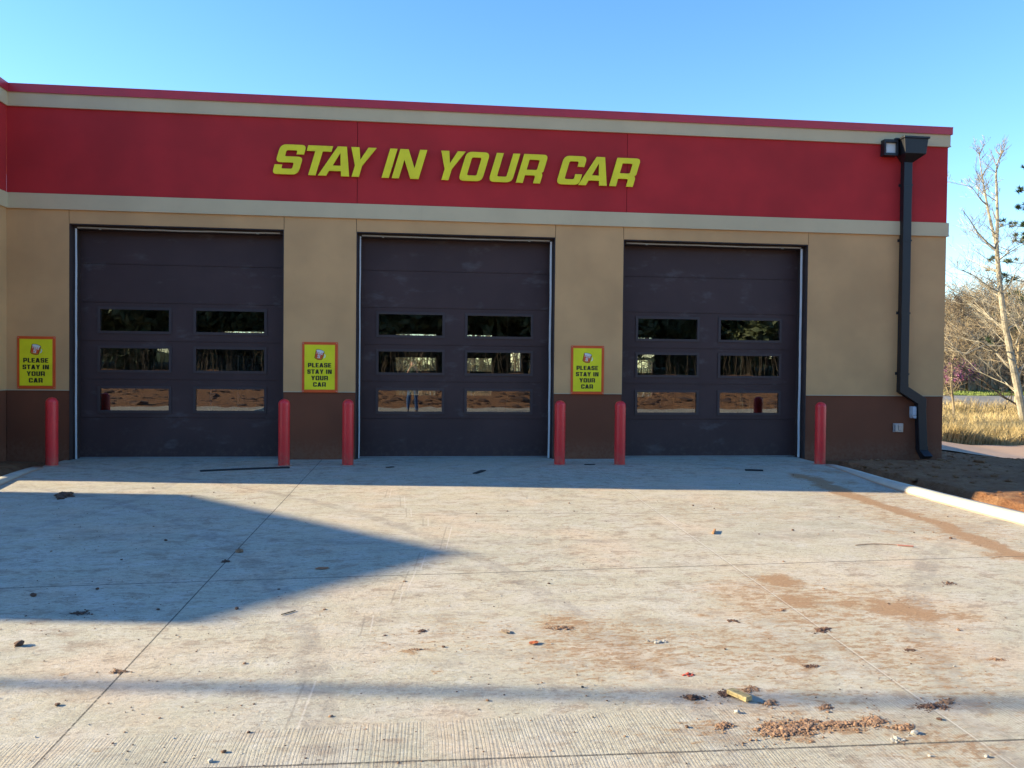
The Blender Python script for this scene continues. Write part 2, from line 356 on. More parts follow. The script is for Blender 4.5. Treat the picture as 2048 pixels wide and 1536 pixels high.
def drive_mat(fine_attr=True):
    t = NT('weathered concrete' if fine_attr else 'plain concrete')
    xyz = t.n('ShaderNodeSeparateXYZ', {0: t.pos}); X, Y = xyz.outputs[0], xyz.outputs[1]
    streakv = t.mapped((1.0, 7.0, 1))
    st = t.noise(2.2, 8, .72, vec=t.mapped((1.0, 2.4, 1))); st2 = t.noise(11, 8, .75, vec=t.mapped((1, 1.8, 1)))
    big = t.noise(.45, 4, .6); mid = t.noise(2.6, 5, .6, dist=.4); fine = t.noise(170, 4, .7); fine2 = t.noise(38, 5, .7)
    col = t.ramp(big, [(.3, (.38, .355, .275)), (.55, (.445, .395, .295)), (.75, (.49, .40, .285))])
    col = t.mix(t.math('MULTIPLY', t.step(mid, .42, .66), .5), col, (.50, .45, .39))
    col = t.mix(t.math('MULTIPLY', t.step(t.noise(1.1, 5, .6), .48, .68), .55), col, (.52, .385, .27))      # pinkish clay film
    zone = t.step(t.noise(.35, 2), .40, .60)
    za_ = t.math('MULTIPLY_ADD', zone, .45, .35)
    bl = t.noise(4.2, 9, .74, vec=t.mapped((1, 1.4, 1))); st3 = t.noise(26, 7, .78, vec=t.mapped((1, 1.4, 1)))
    col = t.mix(t.math('MULTIPLY', t.step(st, .49, .66), .40), col, (.235, .205, .170))
    col = t.mix(t.math('MULTIPLY', t.step(bl, .515, .62), za_), col, (.27, .20, .14))
    col = t.mix(t.math('MULTIPLY', t.step(bl, .46, .36), .40), col, (.53, .50, .44))
    col = t.mix(t.math('MULTIPLY', t.step(st2, .53, .62), t.math('MULTIPLY', za_, 1.0)), col, (.22, .18, .14))
    col = t.mix(t.math('MULTIPLY', t.step(st3, .54, .62), .55), col, (.19, .155, .125))
    col = t.mix(t.math('MULTIPLY', t.step(st3, .45, .37), .45), col, (.58, .55, .48))
    col = t.mix(t.math('MULTIPLY', t.step(fine, .52, .68), .35), col, (.19, .165, .14))
    col = t.mix(t.math('MULTIPLY', t.step(fine, .47, .32), .30), col, (.60, .57, .51))
    sp = t.n('ShaderNodeTexVoronoi', {'Vector': t.mapped((1, 2.0, 1)), 'Scale': 5.5, 'Randomness': 1.0}).outputs['Distance']
    spm = t.math('MULTIPLY', t.step(t.math('ADD', sp, t.math('MULTIPLY', fine2, .10)), .145, .085), t.step(t.noise(.8, 3), .40, .55))
    col = t.mix(t.math('MULTIPLY', spm, .8), col, (.13, .085, .055))
    sp2 = t.n('ShaderNodeTexVoronoi', {'Vector': t.mapped((1, 2.2, 1)), 'Scale': 17, 'Randomness': 1.0}).outputs['Distance']
    spm2 = t.math('MULTIPLY', t.step(sp2, .12, .06), t.step(t.noise(1.6, 3), .42, .58))
    col = t.mix(t.math('MULTIPLY', spm2, .7), col, (.12, .09, .07))
    # faint curved tyre tracks
    def ring(cx, cy, r, w, s):
        nonlocal col
        d = t.n('ShaderNodeVectorMath', {0: t.pos, 1: (cx, cy, 0)}, operation='DISTANCE').outputs['Value']
        e = t.math('ABSOLUTE', t.math('SUBTRACT', d, r))
        mk = t.math('MULTIPLY', t.step(e, w, w*.55), t.step(t.noise(5, 5, .7), .35, .65))
        col = t.mix(t.math('MULTIPLY', mk, s), col, (.215, .185, .16))
    ring(16.5, -13.5, 9.2, .11, .5); ring(16.5, -13.5, 7.5, .11, .45); ring(-5.5, -11.5, 10.6, .10, .5); ring(-5.5, -11.5, 12.2, .10, .5); ring(7.0, 9.0, 15.6, .12, .35); ring(-6.0, -3.0, 8.4, .09, .4); ring(9.2, -2.2, 2.6, .09, .25)
    if fine_attr:
        mud = t.n('ShaderNodeAttribute', attribute_name='mud').outputs['Fac']; stn = t.n('ShaderNodeAttribute', attribute_name='stain').outputs['Fac']
        brk = t.noise(9, 8, .74, vec=t.mapped((1, 2.4, 1))); brk2 = t.noise(45, 6, .75)
        s_ = t.math('MULTIPLY', stn, t.step(t.math('ADD', brk, t.math('MULTIPLY', t.math('SUBTRACT', brk2, .5), .5)), .36, .62))
        col = t.mix(t.math('MULTIPLY', s_, .75), col, (.17, .145, .12))
        hh = t.math('ADD', t.math('MULTIPLY', mud, 1.0), t.math('ADD', t.math('MULTIPLY', t.math('SUBTRACT', brk, .5), 3.4), t.math('MULTIPLY', t.math('SUBTRACT', brk2, .5), 1.9)))
        film = t.step(hh, .25, .80); thick = t.step(hh, .66, .86)
        mudc = t.ramp(brk2, [(.3, (.20, .105, .050)), (.6, (.34, .20, .105)), (.8, (.43, .28, .165))])
        col = t.mix(t.math('MULTIPLY', film, t.math('MULTIPLY_ADD', mud, .55, .12)), col, (.40, .255, .145))
        col = t.mix(t.math('MULTIPLY', thick, .72), col, mudc)
    # saw cut joints: distance to a line through (x0,y0) along (dx,dy)
    def seg(x0, y0, x1, y1, w, dark=.9, wob=.0, colr=(.055, .05, .045), nz=None):
        nonlocal col
        L = math.hypot(x1-x0, y1-y0); ux, uy = (x1-x0)/L, (y1-y0)/L
        px = t.math('SUBTRACT', X, x0); py = t.math('SUBTRACT', Y, y0)
        al = t.math('ADD', t.math('MULTIPLY', px, ux), t.math('MULTIPLY', py, uy))
        pe = t.math('ABSOLUTE', t.math('ADD', t.math('ADD', t.math('MULTIPLY', px, -uy), t.math('MULTIPLY', py, ux)), t.math('MULTIPLY', t.math('SUBTRACT', fine2, .5), wob)))
        mk = t.step(pe, w, w*.35)
        mk = t.math('MULTIPLY', mk, t.math('MULTIPLY', t.math('GREATER_THAN', al, 0.0), t.math('LESS_THAN', al, L)))
        if nz is not None: mk = t.math('MULTIPLY', mk, nz)
        col = t.mix(t.math('MULTIPLY', mk, dark), col, colr); return mk
    br = t.step(fine2, .25, .5)
    j = seg(3.97, .3, 4.02, -14, .0065, .92, .006, nz=br)
    if fine_attr:
        j2 = seg(8.24, .3, 7.50, -14, .006, .40, .004, (.16, .13, .11)); seg(8.252, .3, 7.512, -14, .005, .5, .004, (.62, .57, .5))
        for a in [(-.2, -7.98, 12, -7.36, .010, .9, .006), (-.2, -10.47, 12, -10.72, .010, .9, .008), (5.7, -5.13, 10.6, -5.39, .010, .6, .006), (-.2, -4.9, 4, -5.02, .005, .3, .004)]:
            seg(*a, nz=br)
        # faint pressed form-board marks, short staggered strokes
        for (u0, v0, u1, v1) in [(775,978,770,996),(800,993,801,1013),(812,1017,813,1034),(846,1036,846,1052),(893,1053,880,1098),(840,1105,828,1140),(818,1142,800,1180),(790,1184,782,1208),(610,1364,570,1460),(730,1232,722,1268)]:
            a = at(u0, v0); b = at(u1, v1)
            seg(a.x, a.y, b.x, b.y, .008, .45, .012, (.20, .17, .14)); seg(a.x+.05, a.y, b.x+.05, b.y, .007, .4, .012, (.60, .54, .47))
    # tined finish in the foreground
    edge = t.step(t.math('ADD', Y, t.math('ADD', t.math('MULTIPLY', X, -.028), t.math('MULTIPLY', t.math('SUBTRACT', fine2, .5), .03))), -10.375, -10.395)
    wv = t.noise(1.0, 2, .5, vec=t.mapped((3.0, .8, 1))); wv2 = t.noise(1.0, 2, .6, vec=t.mapped((38, .3, 1))); amp = t.noise(1.0, 3, .6, vec=t.mapped((7, .5, 1)))
    ph = t.math('ADD', t.math('MULTIPLY', X, 2*math.pi/.0150), t.math('ADD', t.math('MULTIPLY', wv, 34.0), t.math('MULTIPLY', wv2, 11.0)))
    sn = t.math('ADD', t.math('SINE', ph), t.math('MULTIPLY', t.math('SUBTRACT', amp, .5), 3.2))
    gro = t.math('MULTIPLY', t.step(sn, -.1, .9), edge)
    gro = t.math('MULTIPLY', gro, t.step(t.noise(8, 5, .7), .15, .45))
    col = t.mix(t.math('MULTIPLY', gro, .33), col, (.19, .165, .14))
    h = t.math('SUBTRACT', t.math('ADD', t.math('MULTIPLY', st3, 1.5), t.math('MULTIPLY', st2, 1.2)), t.math('MULTIPLY', gro, .2))
    b = t.bump(h, .6, .007)
    if fine_attr: b = t.bump(t.math('MULTIPLY', thick, t.math('ADD', brk2, .4)), .6, .012, b)
    return t.done(col, .88, b, spec=.25)
MT['drive'] = drive_mat(); MT['lane'] = drive_mat(False)
def kx(pts): return lambda y: np.interp(-np.asarray(y), [-p[1] for p in pts], [p[0] for p in pts])
KR = [(12.02, .35), (12.0, -1.0), (11.72, -2.4), (11.46, -3.9), (11.38, -6.2), (11.38, -14.3)]      # inner face of the right kerb
KL = [(.06, .35), (.10, -.95), (.22, -1.6), (.40, -2.7), (.60, -4.2), (.62, -14.3)]
def drive():
    ys = np.linspace(.35, -14.3, 366); n = 300
    t_ = np.linspace(0, 1, n); xl = kx(KL)(ys)-.02; xr = kx(KR)(ys)+.02
    X = xl[:, None]*(1-t_)+xr[:, None]*t_; Y = np.repeat(ys[:, None], n, 1)
    o = grid('driveway', np.arange(n), np.arange(366), lambda a, b: a*0, MT['drive'])
    co = np.stack([X, Y, (vnoise(X, Y, .8, 5)-.5)*.006*sm(.1, -.6, Y)], -1).reshape(-1, 3)
    o.data.vertices.foreach_set('co', co.ravel())
    for k in ('mud', 'stain'):
        a = o.data.attributes.new(k, 'FLOAT', 'POINT'); a.data.foreach_set('value', paint(k)(X, Y).reshape(-1).astype(np.float32))
    o.data.flip_normals(); o.data.update(); return tag(o, kind='structure')
drive()
lane = MB().box(-40, 50, -17.2, -14.31, -.4, -.006).build('road', MT['lane']); tag(lane, kind='structure')

def kerb_mat():
    t = NT('pale new concrete'); a = t.noise(4, 5); f = t.noise(140, 4, .7)
    col = t.mix(t.step(a, .35, .7), (.42, .385, .31), (.50, .465, .38)); col = t.mix(t.math('MULTIPLY', t.step(f, .55, .75), .3), col, (.33, .27, .21))
    z = t.n('ShaderNodeSeparateXYZ', {0: t.pos}).outputs[2]
    col = t.mix(t.math('MULTIPLY', t.step(t.math('ADD', z, t.math('MULTIPLY', a, -.03)), .012, -.012), .8), col, (.33, .19, .12))
    return t.done(col, .85, t.bump(f, .3, .003))
MT['kerb'] = kerb_mat()
def kerb(name, pts, side):
    rings = []
    for k, (x, y) in enumerate(pts):
        h = float(np.interp(-y, [.9, 2.2, 4.0, 6], [.012, .045, .082, .095])); w = .17
        prof = [(0, -.08), (0, .0), (.012, h*.55), (.05, h*.94), (.09, h), (w-.02, h), (w, h-.02), (w, -.08)]
        rings.append([(x+side*a, y, b) for a, b in prof][::side])
    return tag(MB().loft(rings).build(name, MT['kerb'], smooth=True), kind='structure')
def dense(pts, n=60):
    ys = np.linspace(pts[0][1], pts[-1][1], n); x = kx(pts)(ys); x = np.convolve(np.pad(x, 4, 'edge'), np.ones(9)/9, 'valid'); return list(zip(x, ys))
kerb('kerb', dense(KR[1:-1]+[(11.38, -14.3)]), 1)
kerb('kerb_left', dense(KL[1:-1]+[(.62, -14.3)]), -1)

# ------------------------------------------------------------ building
XL, XR, XW = -.782, 14.635, -3.0
ZE, ZC, ZB, ZA, ZK, ZT = 1.08, 3.868, 4.104, 5.419, 5.649, 5.757
DH = 3.66; DX = [.125, 4.493, 8.876]; DW = 3.235; BD = 8.95; WP = 1.88
bld = empty('garage_building', (7, 0, 0), 'single storey tan and red stucco service garage with three dark overhead doors', 'building')
CW = .30  # front wall thickness
def piers(zlo, zhi, y0, y1, off=0.0):
    m = MB(); e = [XL]+[v for d in DX for v in (d+off, d+DW+off)]+[XR]
    for i in range(0, len(e), 2): m.box(e[i], e[i+1], y0, y1, zlo, zhi)
    return m
# wainscot, set 12 mm behind the tan stucco
w = piers(-.3, ZE, .012, CW)
w.box(XR-CW, XR-.012, CW, BD-CW, -1.2, ZE); w.box(XW, XL-.012, -WP+.012, BD, -1.0, ZE)
for i in range(0, len(w.v), 8):
    q = MB(); q.v = w.v[i:i+8]; q.f = [[j-i for j in f] for f in w.f[i//8*6:i//8*6+6]]; q.m = [0]*6; q.build('wainscot', MT['brown'], bld)
g = .004
t_ = piers(ZE+.012, DH, 0, .035); core = piers(ZE, DH, .036, CW)
for d in DX: core.box(d, d+DW, .036, CW, DH, ZC)
for i in range(4):
    a = [XL]+[d+DW for d in DX]; b = [d for d in DX]+[XR]
    t_.box(a[i]+(g if i else 0), b[i]-(g if i < 3 else 0), 0, .035, DH, ZC)
    core.box(a[i], b[i], .036, CW, DH, ZC)
for d in DX: t_.box(d+g, d+DW-g, 0, .035, DH+.002, ZC)
t_.box(XR-.035, XR, .036, BD, ZE, ZC); core.box(XR-CW, XR-.036, CW, BD-CW, ZE, ZC)
t_.box(XW, XL, -WP, -.001, ZE, ZC); core.box(XW, XL-.002, 0, BD, ZE, ZC)
t_.build('wall', MT['tan'], bld); core.build('wall_backing', m_stucco('dark tan stucco joint', (.16, .11, .07)), bld)  # backing is a darker tan, showing in the narrow panel joints
# plaster stop bead under the tan stucco
bd = MB(); e = [XL]+[v for d in DX for v in (d, d+DW)]+[XR]
for i in range(0, len(e), 2): bd.box(e[i]+.001, e[i+1]-.001 if i < 6 else e[i+1]+.003, -.004, .011, ZE, ZE+.012)
bd.box(XL+.0005, XL+.006, -WP, -.006, ZE, ZE+.012)
for i in range(0, len(bd.v), 8):
    q = MB(); q.v = bd.v[i:i+8]; q.f = [[j-i for j in f] for f in bd.f[i//8*6:i//8*6+6]]; q.m = [0]*6; q.build('stop_bead', MT['tan_edge'], bld)
# bands
def ring_band(z0, z1, out, name, mat, lip=None):
    m = MB().box(XL, XR+out, -out, BD+out, z0, z1).box(XW, XL+out, -WP-out, BD+out+.003, z0+.001, z1-.001)
    if lip: m.box(XL+out, XR+out+.008, -out-.008, -out-.0005, lip[0], lip[1])
    return m.build(name, mat, bld)
ring_band(ZC, ZB, .028, 'lower_band', MT['cream'], (ZC, ZC+.02))
ring_band(ZA, ZK, .028, 'upper_band', MT['cream'], (ZA, ZA+.02))
r = MB(); xj = [XL, 4.50, 8.92, XR]
for i in range(3): r.box(xj[i]+(g if i else 0), xj[i+1]-(g if i < 2 else 0), 0, .035, ZB, ZA)
r.box(XR-.035, XR, .036, BD, ZB, ZA); r.box(XW, XL, -WP, -.001, ZB, ZA); r.build('fascia', MT['red'], bld)
MB().box(XL, XR-.036, .036, BD-.03, ZB, ZA).build('fascia_backing', m_stucco('dark red joint', (.12, .01, .016)), bld)
c = MB()
c.box(XL+.052, XR+.052, -.052, -.04, ZK-.02, ZT-.015).box(XL+.05, XR+.055, -.055, .30, ZT-.015, ZT)
c.box(XR+.04, XR+.052, -.04, BD+.05, ZK-.02, ZT-.015).box(XR-.25, XR+.055, .30, BD+.05, ZT-.015, ZT)
c.box(XL, XL+.052, -WP-.05, -.052, ZK-.02, ZT-.015).box(XL-.3, XL+.05, -WP-.055, .3, ZT-.014, ZT+.001).box(XW, XL, -WP-.055, -WP-.04, ZK-.02, ZT)
c.build('coping', MT['coping'], bld)
MB().box(XW, XR-.3, .3, BD, ZK, ZK+.05).build('roof', MT['roof'], bld)
# rear wall, floor, ceiling
RX = .13
rw = MB(); e = [XL]+[v for d in DX for v in (d+RX, d+DW+RX)]+[XR-.04]
for i in range(0, len(e), 2):
    if i == 4:   # pier with a narrow tall window
        rw.box(e[i], 8.02, BD-CW, BD, -1.2, DH).box(8.30, e[i+1], BD-CW, BD, -1.2, DH).box(8.02, 8.30, BD-CW, BD, -1.2, 1.42).box(8.02, 8.30, BD-CW, BD, 1.98, DH)
    else: rw.box(e[i], e[i+1], BD-CW, BD, -1.2, DH)
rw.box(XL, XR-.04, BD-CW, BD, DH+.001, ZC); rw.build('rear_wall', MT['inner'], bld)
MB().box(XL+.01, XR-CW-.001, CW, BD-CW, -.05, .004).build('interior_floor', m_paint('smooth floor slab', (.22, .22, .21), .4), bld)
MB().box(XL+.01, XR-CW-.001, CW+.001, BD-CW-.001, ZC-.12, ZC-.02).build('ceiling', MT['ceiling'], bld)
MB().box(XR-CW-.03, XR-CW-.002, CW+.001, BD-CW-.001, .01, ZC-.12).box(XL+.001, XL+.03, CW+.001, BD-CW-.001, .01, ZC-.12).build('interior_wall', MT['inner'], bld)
# jamb linings
for d in DX:
    MB().box(d+.0015, d+.012, .004, CW+.02, 0, DH-.012).box(d+DW-.012, d+DW-.0015, .004, CW+.02, 0, DH-.012).box(d+.0015, d+DW-.0015, .004, CW+.02, DH-.012, DH-.0015)\
        .box(d+.012, d+.045, .13, CW+.018, 0, DH-.012).box(d+DW-.040, d+DW-.012, .13, CW+.018, 0, DH-.012).box(d+.045, d+DW-.040, .13, CW+.018, DH-.062, DH-.012).build('door_frame', MT['jamb'], bld)
# a garage door is one part of the building; its windows and hardware are sub-parts
SE = [0, .645, 1.255, 1.865, 2.475, 3.085, DH-.012]
WX = [(.345, 1.405), (1.81, 2.89)]; WZ = [(.755, 1.115), (1.40, 1.76), (2.02, 2.375)]
def sub(o, par):
    o.parent = par; o.matrix_parent_inverse = Matrix.Identity(4); return o
def door_panels(x0, y, ext=0.0):
    """sections with real window holes"""
    m = MB(); t = .045; A, B = x0+.014-ext, x0+DW-.014+ext
    for s in range(6):
        z0, z1 = SE[s]+.0035, SE[s+1]-.0035
        if s in (1, 2, 3):
            wz = WZ[s-1]; xs_ = [A, x0+WX[0][0], x0+WX[0][1], x0+WX[1][0], x0+WX[1][1], B]
            m.box(xs_[0], xs_[5], y, y+t, z0, wz[0]); m.box(xs_[0], xs_[5], y, y+t, wz[1], z1)
            for i in (0, 2, 4): m.box(xs_[i], xs_[i+1], y, y+t, wz[0], wz[1])
        else: m.box(A, B, y, y+t, z0, z1)
        # pressed ribs near the joints
        m.box(x0+.016, x0+DW-.016, y-.002, y-.0002, z0+.012, z0+.03)
        m.box(x0+.016, x0+DW-.016, y-.002, y-.0002, z1-.03, z1-.012)
        if s: m.box(A, B, y+.012, y+t, SE[s]-.0036, SE[s]+.0036)
    return m
MT['seam'] = MT['jamb']; MT['winframe'] = m_paint('window retainer frame', (.050, .034, .035), .45)
def garage_door(k, front=True):
    x0 = DX[k]+(0 if front else RX); y = .32 if front else BD-CW-.055
    d = door_panels(x0, y, 0 if front else .06).build('garage_door', MT['door'], bld)
    lab = ['navy looking brown overhead door beside the left corner', 'middle brown overhead door', 'right brown overhead door nearest the downspout'][k] if front else None
    for (a, b) in WX:
        for (c0, c1) in WZ:
            X0, X1 = x0+a, x0+b
            f = MB(); e = .035
            for yy in ((y-.014, y-.0006), (y+.0456, y+.06)):
                f.box(X0-e, X1+e, yy[0], yy[1], c0-e, c0+.006); f.box(X0-e, X1+e, yy[0], yy[1], c1-.006, c1+e)
                f.box(X0-e, X0+.006, yy[0], yy[1], c0+.006, c1-.006); f.box(X1-.006, X1+e, yy[0], yy[1], c0+.006, c1-.006)
            fo = f.build('window_frame', MT['winframe']); sub(fo, d)
            po = MB().box(X0-.002, X1+.002, y+.012, y+.020, c0-.002, c1+.002).build('window_pane', MT['glass']); sub(po, d)
    if not front: return
    # weather seals: left, right and head, slightly wavy
    rr = random.Random(k)
    for xs_, w_ in [[(x0+.046, .024)], [(x0+.046, .020), (x0+DW-.040-.030, .030)], [(x0+DW-.046-.034, .034)]][k]:
        pts = [(xs_+w_/2+rr.uniform(-.003, .003), y-.197, .005+(DH-.06)*i/12) for i in range(13)]
        ring = [[(p[0]-w_/2, p[1]-.006, p[2]), (p[0]+w_/2, p[1]-.006, p[2]), (p[0]+w_/2, p[1]+.006, p[2]), (p[0]-w_/2, p[1]+.006, p[2])] for p in pts]
        sub(MB().loft(ring).build('side_seal', MT['vinyl']), d)
    q = MB(); ring = []
    for i in range(19):
        xx = x0+.08+(DW-.16)*i/18; zz = DH-.040-.010*math.sin(i/18*3)*rr.uniform(.4, 1.3)
        ring.append([(xx, y-.215, zz-.009), (xx, y-.192, zz-.012), (xx, y-.192, zz+.012), (xx, y-.215, zz+.009)])
    q.loft(ring)
    for i in (2, 16): q.lathe([(.0, 0), (.02, .001), (.02, .012), (0, .013)], 10, (x0+.08+(DW-.16)*i/18, y-.225, DH-.070))
    sub(q.build('head_seal', m_paint('off white head seal', (.46, .42, .36), .6, .3)), d)
    sub(MB().box(x0+.02, x0+DW-.02, y-.012, y-.0008, .006, .018).build('bottom_rail', MT['galv']), d)
    sub(MB().box(x0+.02, x0+DW-.02, y-.004, y+.05, -.004, .0035).build('bottom_seal', MT['rubber']), d)
    if k == 1: pass
for k in range(3): garage_door(k); garage_door(k, False)
# threshold strip and stain line at the base
MB().box(XL, XR-.01, .02, CW-.01, -.3, -.012).build('foundation', MT['kerb'], bld)

# ------------------------------------------------------------ lettering
def rounded(pts, seg=5):
    out = []; n = len(pts)
    for i in range(n):
        p = Vector(pts[i][:2]); r = pts[i][2] if len(pts[i]) > 2 else 0
        a = Vector(pts[i-1][:2])-p; b = Vector(pts[(i+1) % n][:2])-p
        if r <= 0: out.append(tuple(p)); continue
        r = min(r, a.length*.49, b.length*.49); a.normalize(); b.normalize()
        p0 = p+a*r; p1 = p+b*r
        for k in range(seg+1):
            t = k/seg; q = p0*(1-t)**2+p*2*t*(1-t)+p1*t*t; out.append(tuple(q))
    return out
def glyph(ch, w, t, h=.188, Rr=.2, ri=.06):
    Rr = min(Rr, w*.4)
    if ch == 'S': return [[(0,.32),(0,0,Rr),(w,0,Rr),(w,.6,Rr*.8),(t,.6,ri),(t,1-h,ri),(w-t,1-h,ri),(w-t,.68),(w,.68),(w,1,Rr),(0,1,Rr),(0,.4,Rr*.8),(w-t,.4,ri),(w-t,h,ri),(t,h,ri),(t,.32)]]
    if ch == 'C': return [[(w,.37),(w-t,.37),(w-t,h,ri),(t,h,ri),(t,1-h,ri),(w-t,1-h,ri),(w-t,.63),(w,.63),(w,1,Rr),(0,1,Rr),(0,0,Rr),(w,0,Rr)]]
    if ch == 'U': return [[(0,1),(0,0,Rr),(w,0,Rr),(w,1),(w-t,1),(w-t,h,ri),(t,h,ri),(t,1)]]
    if ch == 'O': return [[(0,0,Rr),(w,0,Rr),(w,1,Rr),(0,1,Rr)],[(t,h,ri),(t,1-h,ri),(w-t,1-h,ri),(w-t,h,ri)]]
    if ch == 'R': return [[(0,0),(0,1),(w,1,Rr*.8),(w,.40,Rr*.5),(w-.07*w,.38),(w,.30,ri),(w,0),(w-t,0),(w-t,.27,ri),(t,.27),(t,0)],[(t,.46),(t,1-h),(w-t,1-h,ri),(w-t,.46,ri)]]
    if ch == 'P': return [[(0,0),(0,1),(w,1,Rr*.8),(w,.30,Rr*.8),(t,.30),(t,0)],[(t,.5),(t,1-h),(w-t,1-h,ri),(w-t,.5,ri)]]
    if ch == 'T': return [[(w/2-t/2,0),(w/2-t/2,1-h),(0,1-h),(0,1),(w,1),(w,1-h),(w/2+t/2,1-h),(w/2+t/2,0)]]
    if ch == 'Y': return [[(w/2-t/2,0),(w/2-t/2,.38),(0,1),(t*1.12,1),(w/2,.58),(w-t*1.12,1),(w,1),(w/2+t/2,.38),(w/2+t/2,0)]]
    if ch == 'I': return [[(0,0),(0,1),(t,1),(t,0)]]
    if ch == 'N': return [[(0,0),(0,1),(t*1.15,1),(w-t,.36),(w-t,1),(w,1),(w,0),(w-t*1.15,0),(t,.64),(t,0)]]
    if ch == 'L': return [[(0,0),(0,1),(t,1),(t,h),(w,h),(w,0)]]
    if ch == 'E': return [[(0,0),(0,1),(w,1),(w,1-h),(t,1-h),(t,.6),(w*.93,.6),(w*.93,.4),(t,.4),(t,h),(w,h),(w,0)]]
    if ch == 'A': return [[(0,0),(w*.5-t*.62,1),(w*.5+t*.62,1),(w,0),(w-t*1.12,0),(w-t*1.12-.05*w+.0,.17),(t*1.12+.05*w,.17),(t*1.12,0)],[(t*1.12+.11*w,.35),(w*.5,.78),(w-t*1.12-.11*w,.35)]]
    if ch == 'K': return [[(0,0),(0,1),(t,1),(t,.62),(w-t*1.1,1),(w,1),(w*.55,.52),(w,0),(w-t*1.1,0),(t,.40),(t,0)]]
    if ch == '5': return [[(0,.28),(0,0,Rr),(w,0,Rr),(w,.66,Rr),(t,.66),(t,1-h),(w,1-h),(w,1),(0,1),(0,.46),(w-t,.46,ri),(w-t,h,ri),(t,h,ri),(t,.28)]]
def letters(name, items, mat, parent, y, depth, shear=0.0, rot=0.0, pivot=None):
    """items: (char, x, z, width, height, stroke fraction). One mesh in the plane y."""
    cu = bpy.data.curves.new(name, 'CURVE'); cu.dimensions = '2D'; cu.fill_mode = 'BOTH'; cu.extrude = depth/2
    for ch, x, z, w, h, t in items:
        for loop in glyph(ch, w/h, t):
            pts = rounded(loop); sp = cu.splines.new('POLY'); sp.points.add(len(pts)-1); sp.use_cyclic_u = True
            for q, (a, b) in zip(sp.points, pts):
                X, Zz = x+a*h+shear*b*h, z+b*h
                if rot:
                    dx, dz = X-pivot[0], Zz-pivot[1]; X = pivot[0]+dx*math.cos(rot)-dz*math.sin(rot); Zz = pivot[1]+dx*math.sin(rot)+dz*math.cos(rot)
                q.co = (X, Zz, 0, 1)
    tmp = bpy.data.objects.new('tmp', cu); COL.objects.link(tmp)
    bpy.context.view_layer.update()
    me = bpy.data.meshes.new_from_object(tmp.evaluated_get(bpy.context.evaluated_depsgraph_get()))
    bpy.data.objects.remove(tmp); bpy.data.curves.remove(cu)
    for v in me.vertices: v.co = (v.co.x, y-v.co.z, v.co.y)
    me.materials.clear(); me.materials.append(mat); me.name = name
    o = bpy.data.objects.new(name, me); COL.objects.link(o)
    if parent: o.parent = parent; o.matrix_parent_inverse = Matrix.Translation(-parent.location)
    return o
Z0, LH = 4.525, .47
LT = [('S',3.175,.40),('T',3.60,.385),('A',3.885,.49),('Y',4.27,.40),('I',4.885,.115),('N',5.045,.43),('Y',5.70,.395),('O',6.11,.385),('U',6.60,.385),('R',7.05,.40),('C',7.715,.385),('A',8.085,.48),('R',8.605,.40)]
sgn = empty('fascia_sign', (6.1, -.04, Z0), 'large yellow slanted block letters reading STAY IN YOUR CAR on the red fascia', 'sign')
letters('lettering', [(c, x, Z0, w, LH, .245) for c, x, w in LT], MT['yellow'], sgn, -.045, .022, shear=.29)
pin = MB()
for c, x, w in LT:
    for zz in (.12, .38): pin.tube([(x+w*.5*(1 if c in 'TYI' else .25)+zz*.29, -.036, Z0+zz*.5), (x+w*.5*(1 if c in 'TYI' else .25)+zz*.29, .01, Z0+zz*.5)], .006, 6)
pin.build('mounting_pin', MT['galv'], sgn)

